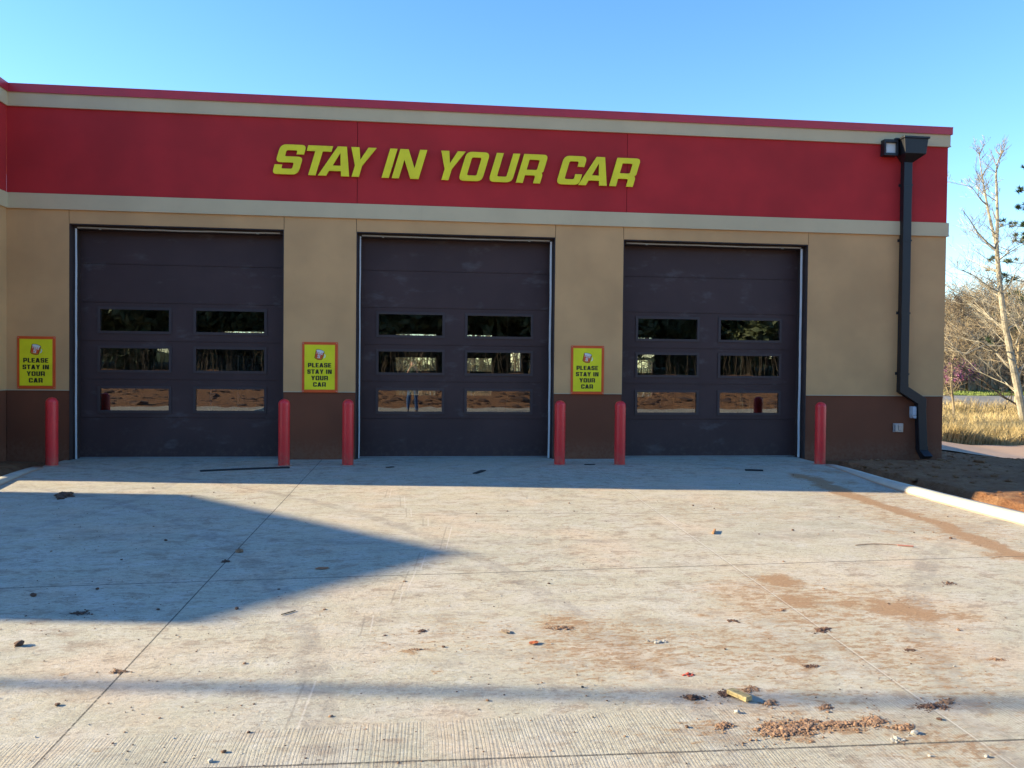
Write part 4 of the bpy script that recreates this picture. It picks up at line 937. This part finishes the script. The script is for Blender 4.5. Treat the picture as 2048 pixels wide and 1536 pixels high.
px_ = aty(2088, 500, 24); pine0 = plant('pine_tree', tm, cm, px_.x, 24.0, 1.0, .5, 'dark green pine whose branch tips enter at the right edge', 'tree', None, MT['bark_dark'], MT['pine'])
# evergreen wood on the near side of the lane, behind the photographer, seen reflected in the panes
tm, _ = branch_tree(60, 6, .2, 1, .4); cm = leaf_crown(61, 12000, 3.1, 4.6, .30, 1.45, 70)
GE = 'evergreens across the field behind the photographer'; rr = random.Random(4)
eg = None
for i in range(34):
    x = (-34+i*5.0 if i < 17 else -31.5+(i-17)*5.0)+rr.uniform(-1, 1); y = (-50 if i < 17 else -56)+rr.uniform(-2, 2)
    lab = 'dark evergreen tree across the red field, seen only as a reflection'
    if eg is None: eg = plant('evergreen_tree', tm, cm, x, y, 1.2, 0, lab, 'tree', GE, MT['bark_dark'], MT['evergreen'])
    else: clone(eg, x, y, rr.uniform(1.0, 1.5), rr.uniform(0, 6), lab)
o = thicket('far_brush', 1500, lambda y: (-34, 50), (-50, -44), (1.2, 3.5), MT['bark_dark'], 7, rad=(.012, .028)); tag(o, 'tan brush in front of the evergreens behind the photographer', 'brush', kind='stuff')

# power lines beyond the trees
pl = empty('power_line', (60, 60, 8), 'thin overhead power lines crossing the sky at the right', 'power line')
for v in (607, 616, 627):
    a, b = aty(1700, v-6, 62), aty(2300, v+4, 66); MB().tube([a, a.lerp(b, .25)+Vector((0,0,-.12)), a.lerp(b, .5)+Vector((0,0,-.16)), a.lerp(b, .75)+Vector((0,0,-.12)), b], .022, 4).build('cable', MT['black'], pl)

# ------------------------------------------------------------ litter and soil on the slab
def clod_mesh(seed, s=1.0, sub=2, sq=(1, 1, .6)):
    import bmesh
    bm = bmesh.new(); bmesh.ops.create_icosphere(bm, subdivisions=sub, radius=1); r = np.random.RandomState(seed)
    ofs = r.rand(3)*50
    for v in bm.verts:
        n = v.co.normalized(); k = 1+.55*(float(vnoise(n.x*1.3+ofs[0]+n.z, n.y*1.3+ofs[1]-n.z, 1.6, seed))-.5)+.35*(float(vnoise(n.x*3+ofs[2], n.y*3+n.z*3, 1.7, seed+1))-.5)
        v.co = Vector((n.x*sq[0], n.y*sq[1], n.z*sq[2]))*k*s
    vs = [tuple(v.co) for v in bm.verts]; fs = [[v.index for v in f.verts] for f in bm.faces]; bm.free(); return vs, fs
MT['soil'] = m_leafy('crumbled red soil', (.15, .080, .045), (.25, .145, .085), (.36, .235, .15), .95, 30)
MT['soil_dark'] = m_leafy('dark damp soil', (.05, .028, .018), (.10, .05, .032), (.17, .09, .055), .9, 40)
MT['stone'] = m_leafy('pale broken stone', (.24, .22, .19), (.36, .34, .30), (.47, .45, .41), .85, 30)
MT['redbit'] = m_leafy('red crumbs', (.25, .03, .02), (.42, .06, .035), (.5, .12, .07), .8, 40)
CL = [clod_mesh(i, 1, 1, (1, .8+.1*i, .55)) for i in range(5)]
def heap(u, v, ru, rv, n, mat, label, seed, cs=(.006, .02), cat='dirt pile', z=.0, name='soil_crumbs'):
    r = random.Random(seed); c = at(u, v); ex = at(u+ru, v)-c; ey = at(u, v-rv)-c; m = MB()
    cs_ = [(r.uniform(-.85, .85), r.gauss(0, .38)) for _ in range(9)]
    for i in range(n):
        a = r.uniform(0, 6.28)
        if r.random() < .8: cl = cs_[r.randrange(len(cs_))]; q1, q2 = cl[0]+r.gauss(0, .20), cl[1]+r.gauss(0, .20)
        else: q1, q2 = r.gauss(0, .65), r.gauss(0, .65)
        q = min(1, math.hypot(q1, q2)); p = c+ex*q1+ey*q2
        vs, fs = CL[r.randrange(5)]; s = r.uniform(*cs)*(.35+.85*r.random()**3)*(1.2-.5*q); ca, sa = math.cos(a*3), math.sin(a*3)
        m.add([(p.x+(x*ca-y*sa)*s, p.y+(x*sa+y*ca)*s, zz*s+s*.35) for x, y, zz in vs], fs)
    return tag(m.build(name, mat), label, cat)
HP = [(Z1,375,268,50,18,60,'soil_dark','dark clod heap on the shaded slab near the left kerb',(.02,.055)),
      (Z1,475,955,60,14,90,'soil_dark','low dark smear of soil in the big shadow, left of the long joint',(.004,.012)),
      (Z1,1318,655,30,8,40,'soil_dark','small dark crumbs beside the long joint in the shadow',(.005,.015)),
      (Z3,350,1005,38,12,90,'soil_dark','dark crumb heap left of the pale joint, mid right slab',(.004,.012)),
      (Z3,870,1055,48,18,150,'soil_dark','larger dark crumb heap right of the pale joint',(.004,.013)),
      (Z3,1615,783,42,14,50,'soil_dark','flat dark clod patch near the right edge of the slab',(.004,.011)),
      (Z3,620,940,35,12,60,'soil','brown crumbs lying across the pale joint',(.004,.012)),
      (Z6,800,388,45,10,90,'soil_dark','dark crumbs at the end of the orange smear',(.003,.009)),
      (Z6,1378,294,30,10,70,'soil_dark','small dark crumb heap right of the pale joint, below the larger one',(.003,.009)),
      (Z6,120,573,55,16,260,'soil_dark','dark soil crumbs left of the yellow wood block',(.003,.009)),
      (Z6,300,553,50,22,160,'soil_dark','dark soil crumbs touching the left end of the wood block',(.003,.009)),
      (Z6,565,607,42,16,140,'soil','red brown crumbs right of the wood block',(.003,.010)),
      (Z6,285,735,52,22,260,'soil','small tan crumb heap on the grooved slab left of the big heap',(.003,.010)),
      (Z6,680,755,150,50,1500,'soil','wide red brown crumb heap on the grooved slab in the foreground',(.003,.011)),
      (Z6,1000,738,200,26,700,'soil','long arm of crumbs reaching right from the wide heap',(.003,.009)),
      (Z6,1165,708,60,26,300,'soil','rounded crumb heap at the end of the long arm',(.003,.010)),
      (Z6,1350,745,60,22,200,'soil','separate crumb heap right of the long arm',(.003,.009)),
      (Z6,1520,625,85,22,340,'soil_dark','curved crumb heap in the lower right, above the grooved slab joint',(.003,.009)),
      (Z6,1595,598,40,18,160,'soil','upper tip of the curved crumb heap in the lower right',(.003,.009)),
      (Z6,450,525,50,18,120,'soil','tan crumbs behind the wood block',(.003,.008)),
      (Z6,885,630,50,18,150,'soil','faint tan crumb patch above the wide heap',(.003,.008)),
      (Z6,80,436,32,12,40,'redbit','bright red crumbs left of the orange smear',(.003,.008)),
      (Z6,1880,348,60,16,90,'soil','brown crumb scatter at the right edge of the slab',(.003,.008)),
      (Z5,425,188,26,14,60,'soil_dark','small brown crumb clump left of centre in the foreground',(.004,.012)),
      (Z5,400,292,55,12,90,'soil','broken brown crust left of centre in the foreground',(.003,.009)),
      (Z5,1240,165,80,16,170,'soil','brown crust patch right of centre in the foreground',(.003,.009)),
      (Z5,1810,245,70,9,60,'stone','line of pale gravel bits on the slab right of centre',(.004,.012)),
      (Z4,700,420,48,14,110,'soil','tan crust lying on the long joint at lower left',(.003,.009)),
      (Z6,1310,820,45,14,45,'stone','pale gravel bits on the lower joint right of the wide heap',(.004,.014)),
      (Z6,1410,780,40,12,30,'stone','pale gravel bits at the end of the separate heap',(.004,.013))]
for i, (f, x, y, rx, ry, n, mt, lab, cs) in enumerate(HP):
    u, v = f(x, y); heap(u, v, rx/2.926, ry/2.926, int(n*1.5) if mt != 'stone' else n, MT[mt], lab, 100+i, cs, 'gravel' if mt == 'stone' else 'dirt pile', name='gravel' if mt == 'stone' else 'dirt_pile')
    if mt == 'stone': pass
STN = [(Z1,1400,600,.055,'soil','red brown clod sitting on the long joint in the shadow'),(Z4,113,266,.045,'soil_dark','dark brown clod with a long shadow at the far left'),(Z1,970,532,.028,'soil_dark','small dark clod in the middle of the big shadow'),
       (Z1,195,855,.035,'soil_dark','flat dark clod at the left in the big shadow'),(Z1,570,816,.022,'soil_dark','pebble sized dark clod below the shaded cross joint'),(Z1,1385,932,.024,'soil_dark','small dark clod at the lower edge of the big shadow'),
       (Z3,695,472,.024,'soil_dark','dark pebble on the sunlit slab right of the wood chip'),(Z3,1620,520,.03,'soil_dark','dark clod at the edge of the clay track'),(Z6,1665,180,.020,'soil','small red clod in the right foreground'),
       (Z6,370,660,.026,'stone','whitish pebble with grey shadow in front of the wood block'),(Z6,1830,920,.020,'stone','tan pebble near the bottom right corner'),(Z6,75,745,.015,'soil_dark','tiny dark pebble on the grooved slab left of the crumb heap'),
       (Z6,1495,915,.013,'stone','tiny grey pebble on the lower right grooved slab'),(Z6,1640,390,.012,'stone','tiny white pebble in the right foreground'),(Z6,298,290,.013,'soil_dark','tiny black pebble left of the orange smear'),
       (Z5,1360,512,.013,'rubber','tiny black scrap lying in the soft dark stripe'),(Z4,1310,893,.018,'soil','brown flake on the grooved slab at lower left'),(Z4,1232,947,.022,'stone','pinkish flake at the bottom left of the grooved slab'),
       (Z3,112,326,.02,'soil_dark','small dark flake on the sunlit slab in front of the right door'),(Z3,235,344,.016,'soil_dark','tiny dark flake left of the cross joint in front of the right door'),(Z4,1455,778,.014,'soil_dark','tiny dark crumb where the grooves begin'),
       (Z3,2230,0,.01,'stone',None),(Z5,2000,575,.03,'soil_dark','dark clod at the right end of the soft dark stripe')]
for i, (f, x, y, s, mt, lab) in enumerate(STN):
    if lab is None: continue
    u, v = f(x, y); p = at(u, v); s *= .55 if mt != 'stone' else .48; vs, fs = clod_mesh(300+i, s, 3, (1, .8, .62))
    o = MB().add(vs, fs).build('pebble' if mt == 'stone' else ('scrap' if mt == 'rubber' else 'clod'), MT[mt], smooth=True); o.location = (p.x, p.y, s*.42); o.rotation_euler = (0, 0, i)
    tag(o, lab, 'stone' if mt == 'stone' else ('scrap' if mt == 'rubber' else 'clod'))
# scattered grit: countless
gr = MB(); r = random.Random(77)
for i in range(5200):
    y = -11.6+(r.random()**1.6)*9.5; x = r.uniform(1.0, 11.2)
    if vnoise(x, y, .9, 31) < r.uniform(.25, .75): continue
    vs, fs = CL[r.randrange(5)]; s = r.uniform(.0018, .0055)*(1+(r.random() < .04)*1.3); a = r.uniform(0, 6.28); ca, sa = math.cos(a), math.sin(a)
    gr.mi = 0 if r.random() < .55 else (1 if r.random() < .6 else 2)
    gr.add([(x+(X*ca-Y*sa)*s, y+(X*sa+Y*ca)*s, Z*s+s*.3) for X, Y, Z in vs], fs)
tag(gr.build('grit', [MT['soil_dark'], MT['soil'], MT['stone']]), 'fine grit scattered over the whole slab', 'grit', kind='stuff')
gr = MB(); r = random.Random(79)
for i in range(900):
    x = r.uniform(-14, 28); y = -18.0-r.random()**1.5*20; vs, fs = CL[r.randrange(5)]; s = r.uniform(.05, .16)*(1+(r.random() < .1)*1.2); zz = float(gz(np.array([x]), np.array([y]))[0])
    gr.add([(x+X*s*1.4, y+Y*s, zz+Z*s*1.2) for X, Y, Z in vs], fs)
tag(gr.build('field_clods', [MT['soil_dark']]), 'dark clods and tyre ridges on the red field behind the photographer', 'soil', kind='stuff')
# soil lumps on the bare bank
gr = MB(); r = random.Random(78)
for i in range(1500):
    x = r.uniform(12.1, 20); y = r.uniform(-6, 8.5)
    if x < 14.9 and y > -.25: continue
    vs, fs = CL[r.randrange(5)]; s = r.uniform(.01, .04)*(1+(r.random() < .05)*1.5); zz = float(gz(np.array([x]), np.array([y]))[0]); a = r.uniform(0, 6.28); ca, sa = math.cos(a), math.sin(a)
    gr.add([(x+(X*ca-Y*sa)*s, y+(X*sa+Y*ca)*s, zz+Z*s+s*.15) for X, Y, Z in vs], fs)
tag(gr.build('soil_clods', [MT['ground']]), 'lumps of red soil scattered on the bare bank beside the kerb', 'soil', kind='stuff')

def bar(name, p0, p1, w, h, mat, label, cat, z=.004, bend=0):
    a, b = at(*p0), at(*p1); d = (b-a); L = d.length; d.normalize(); n = Vector((-d.y, d.x, 0)); rings = []
    for k in range(7):
        c = a+d*L*k/6+n*bend*math.sin(k/6*math.pi); zz = z+.5*h*0
        rings.append([c-n*w/2+Vector((0,0,z)), c+n*w/2+Vector((0,0,z)), c+n*w/2+Vector((0,0,z+h)), c-n*w/2+Vector((0,0,z+h))])
    return tag(MB().loft(rings).build(name, mat, bevel=.003), label, cat)
bar('rubber_strip', (400, 943.5), (579, 936), .075, .018, MT['rubber'], 'long black rubber strip on the slab in front of the leftmost door', 'strip', bend=.02)
bar('rubber_strip', (1490, 941.5), (1526, 942.5), .075, .02, MT['rubber'], 'short thick black strip in front of the rightmost door', 'strip')
bar('rubber_scrap', (950, 948), (967, 942), .075, .012, MT['rubber'], 'black square scrap on the slab in front of the middle door', 'scrap')
bar('rubber_scrap', (774, 936), (786, 934.5), .06, .01, MT['rubber'], 'small black scrap near the left edge of the middle door', 'scrap')
bar('rubber_scrap', (1169, 930), (1190, 929.5), .04, .01, MT['rubber'], 'flat black scrap between the two middle right bollards', 'scrap')
bar('wooden_stake', Z4(1645, 92), Z4(1730, 68), .008, .006, MT['bark_dark'], 'thin dark stick on the sunlit slab below the big shadow', 'stick')
bar('wood_chip', (1426, 1069), (1430, 1062), .018, .018, m_paint('orange wood', (.55, .26, .10), .7), 'small orange wood chip standing on the sunlit slab', 'wood chip')
bar('wire', Z3(1060, 562), Z3(1310, 560), .008, .006, MT['soil'], 'thin curved brown wire lying on the sunlit slab at right', 'wire', bend=.05)
bar('twig', Z3(1308, 562), Z3(1402, 569), .02, .01, m_paint('reddish twig', (.36, .15, .11), .8), 'short reddish stick beside the curved wire', 'stick')
def wood_mat():
    t = NT('yellow sawn lumber'); g_ = t.noise(1, 5, .6, vec=t.n('ShaderNodeMapping', {'Vector': t.n('ShaderNodeTexCoord').outputs['Object'], 'Scale': (6, 90, 90)}).outputs[0])
    d = t.noise(45, 5, .7)
    col = t.ramp(g_, [(.35, (.34, .24, .09)), (.6, (.52, .40, .18))]); col = t.mix(t.math('MULTIPLY', t.step(d, .5, .65), .75), col, (.16, .11, .06)); return t.done(col, .8, t.bump(g_, .4, .002))
wa, wb = at(*Z6(325, 552)), at(*Z6(440, 600)); L = (wb-wa).length; an = math.atan2(wb.y-wa.y, wb.x-wa.x)
wbk = MB().box(-L/2, L/2, -.021, .021, 0, .020).build('wood_block', wood_mat(), bevel=.002)
wbk.location = ((wa.x+wb.x)/2, (wa.y+wb.y)/2, .007); wbk.rotation_euler = (0, R(1), an); tag(wbk, 'yellow sawn lumber offcut lying on the slab in the right foreground', 'wood block')
def leaf(f, x, y, s, mat, label):
    u, v = f(x, y); p = at(u, v); m = MB(); n = 12
    top = [(s*math.cos(k*6.283/n)*(1.0+.08*math.cos(k*2.1)), s*.62*math.sin(k*6.283/n), .004+.006*abs(math.sin(k*1.3))) for k in range(n)]
    m.add([(0, 0, .008)]+top+[(a, b, c-.002) for a, b, c in top], [(0, 1+k, 1+(k+1) % n) for k in range(n)]+[(1+k, 1+n+k, 1+n+(k+1) % n, 1+(k+1) % n) for k in range(n)])
    o = m.build('leaf', mat); o.location = (p.x, p.y, .002); o.rotation_euler = (0, 0, x); return tag(o, label, 'leaf')
leaf(Z5, 1075, 257, .032, m_paint('orange leaf', (.50, .12, .03), .7), 'round orange leaf on the slab at centre foreground')
leaf(Z1, 1885, 697, .05, m_paint('rust leaf', (.30, .13, .06), .7), 'rust brown leaf near the tip of the big shadow')
leaf(Z5, 910, 190, .035, m_paint('tan leaf', (.24, .17, .11), .8), 'tan leaf left of the orange one')

# ------------------------------------------------------------ neighbouring buildings and pole that cast the long shadows
E_ = Vector((math.cos(R(SUN_AZ)), -math.sin(R(SUN_AZ)), 0)); N_ = Vector((-math.sin(R(SUN_AZ)), -math.cos(R(SUN_AZ)), 0)); TE = math.tan(R(SUN_EL))
tip = at(920, 1106); A_ = at(372, 989); C_ = at(395, 1249); HA = 5.9
s0, s1, s2 = A_.dot(N_), tip.dot(N_), C_.dot(N_); l0, l1, l2 = A_.dot(E_), tip.dot(E_), C_.dot(E_)
lf = l1-HA/TE; hA = (l0-lf)*TE; hC = (l2-lf)*TE
nb = empty('gabled_building', tuple(E_*lf+N_*s1), 'plain tan stucco gabled building left of the drive, outside the photograph', 'building')
def W3(l, s, z): p = E_*l+N_*s; return (p.x, p.y, z)
back = lf-5
m = MB().add([W3(lf,s0,-.1), W3(lf,s2,-.1), W3(lf,s2,hC), W3(lf,s1,HA), W3(lf,s0,hA), W3(back,s0,-.1), W3(back,s2,-.1), W3(back,s2,hC), W3(back,s1,HA), W3(back,s0,hA)],
     [(0,1,2,3,4), (9,8,7,6,5), (0,5,6,1), (1,6,7,2), (0,4,9,5)])
m.build('wall', MT['tan'], nb)
MB().add([W3(lf+.02,s2,hC+.01), W3(lf+.02,s1,HA+.01), W3(lf+.02,s0,hA+.01), W3(back,s2,hC+.01), W3(back,s1,HA+.01), W3(back,s0,hA+.01), W3(lf+.02,s2,hC-.05), W3(lf+.02,s1,HA-.05), W3(lf+.02,s0,hA-.05)],
     [(0,1,4,3), (1,2,5,4), (6,7,1,0), (7,8,2,1)]).build('roof', MT['coping'], nb)
bp_ = at(1000, 1386); q = bp_-E_*22
po = empty('light_pole', (q.x, q.y, 0), 'dark parking lot light pole left of the drive, outside the photograph', 'light pole')
MB().tube([(q.x, q.y, -.1), (q.x, q.y, 10.5)], [.06, .05], 16).build('pole', MT['jamb'], po)
MB().box(q.x-.2, q.x+.5, q.y-.15, q.y+.15, 10.5, 10.62).build('lamp_head', MT['black'], po)
MB().lathe([(.28, -.1), (.28, .5), (.26, .53), (.0, .53)], 20, (q.x, q.y, 0)).build('base', MT['kerb'], po)

# ------------------------------------------------------------ the photographer (reflected in the middle door's panes)
pe = empty('person', (CAM.x+.04, CAM.y-.42, 0), 'standing person in blue jeans holding up a phone, mirrored in the middle door', 'person')
def skin(name, V, Ed, mats, pick, parent, lvl=2):
    me = bpy.data.meshes.new(name); me.from_pydata([v[:3] for v in V], Ed, []); o = bpy.data.objects.new(name, me); COL.objects.link(o)
    o.modifiers.new('skin', 'SKIN').use_smooth_shade = True
    for i, v in enumerate(V): me.skin_vertices[0].data[i].radius = (v[3], v[4] if len(v) > 4 else v[3])
    me.skin_vertices[0].data[0].use_root = True
    s = o.modifiers.new('sub', 'SUBSURF'); s.levels = lvl; s.render_levels = lvl
    bpy.context.view_layer.update(); m2 = bpy.data.meshes.new_from_object(o.evaluated_get(bpy.context.evaluated_depsgraph_get()))
    bpy.data.objects.remove(o)
    m2.materials.clear()
    for k in mats: m2.materials.append(k)
    for p in m2.polygons: p.material_index = pick(p.center)
    o = bpy.data.objects.new(name, m2); COL.objects.link(o); o.parent = parent; return o
V = [(0,0,.96,.155,.11)]; Ed = []
def chain(start, pts):
    i = start
    for p in pts: V.append(p); Ed.append((i, len(V)-1)); i = len(V)-1
    return i
ch_ = chain(0, [(0,0,1.12,.135,.10), (0,-.01,1.30,.16,.11), (0,-.015,1.42,.13,.09)])
nk = chain(ch_, [(0,-.005,1.50,.058,.058), (0,.01,1.57,.07,.085), (0,.015,1.65,.078,.098), (0,.01,1.72,.06,.075)])
for s in (-1, 1):
    chain(0, [(s*.10,0,.86,.095,.10), (s*.115,.01,.66,.08,.085), (s*.125,.015,.50,.062,.068), (s*.13,0,.32,.055,.062), (s*.135,-.01,.10,.042,.048), (s*.14,.03,.045,.042,.04), (s*.145,.15,.035,.038,.03)])
    w_ = chain(ch_, [(s*.19,-.01,1.40,.062,.06), (s*.25,.03,1.24,.046,.046), (s*.245,.10,1.13,.040,.040), (s*.17,.24,1.30,.033,.033), (s*.115,.33,1.43,.026,.022), (s*.098,.365,1.47,.030,.020)])
    for k, (dx, dz, L) in enumerate([(0, .030, .062), (.004, .012, .070), (.004, -.006, .066), (0, -.024, .052)]):
        chain(w_, [(s*(.094+dx), .385, 1.475+dz, .0095), (s*(.082), .40, 1.478+dz*1.05, .0085), (s*(.082-L*.45), .402, 1.478+dz*1.05, .0075)])
    chain(w_, [(s*.082, .365, 1.455, .011), (s*.066, .362, 1.470, .009), (s*.050, .366, 1.480, .008)])
jean = m_leafy('blue denim', (.012, .035, .10), (.025, .07, .19), (.06, .13, .28), .9, 12); shirt = m_paint('dark green shirt', (.03, .05, .035), .9); skn = m_paint('skin', (.50, .27, .19), .55, .05); hair = m_paint('brown hair', (.06, .035, .02), .7); shoe = m_paint('brown boot', (.08, .045, .025), .6)
def pick(c):
    if c.z > 1.66 or (c.z > 1.56 and c.y < -.02 and abs(c.x) < .12): return 3
    if c.z < .085: return 4
    if c.z < .98 : return 0
    if c.y > .16 and c.z > 1.2: return 2
    if c.z > 1.475 and abs(c.x) < .12 and c.y < .2: return 2
    return 1
body = skin('body', V, Ed, [jean, shirt, skn, hair, shoe], pick, pe)
fc = MB()
for s in (-1, 1): fc.lathe([(.001, 0), (.010, .002), (.012, .008), (.008, .014), (.001, .016)], 10, (s*.03, .098, 1.615))
fc.build('eyes', MT['white']).parent = pe
MB().loft([[(-.012,.10,1.575),(.012,.10,1.575),(.012,.09,1.565),(-.012,.09,1.565)],[(-.014,.125,1.58),(.014,.125,1.58),(.01,.10,1.572),(-.01,.10,1.572)],[(-.005,.105,1.62),(.005,.105,1.62),(.005,.09,1.62),(-.005,.09,1.62)]]).build('nose', skn, smooth=True).parent = pe
for s in (-1, 1):
    MB().lathe([(.001,-.03),(.012,-.025),(.016,0),(.012,.025),(.001,.03)], 8, (s*.085, .01, 1.61)).build('ear', skn, smooth=True).parent = pe
MB().tube([(-.024,.098,1.545),(0,.106,1.543),(.024,.098,1.545)], [.003,.006,.003], 6).build('mouth', m_paint('lips', (.40,.15,.13), .5)).parent = pe
ph = MB().box(CAM.x-.078, CAM.x+.078, CAM.y-.034, CAM.y-.026, CAM.z-.037, CAM.z+.037).build('phone', MT['black'], bevel=.003); tag(ph, 'black phone held sideways in both hands of the person', 'phone')
ln = MB().lathe([(.001,0),(.008,0),(.008,.003),(.001,.003)], 12); vs = [(CAM.x+a, CAM.y-.0265+c, CAM.z+b) for a, b, c in ln.v]; ln.v = vs
ln.build('lens', MT['galv']).parent = ph
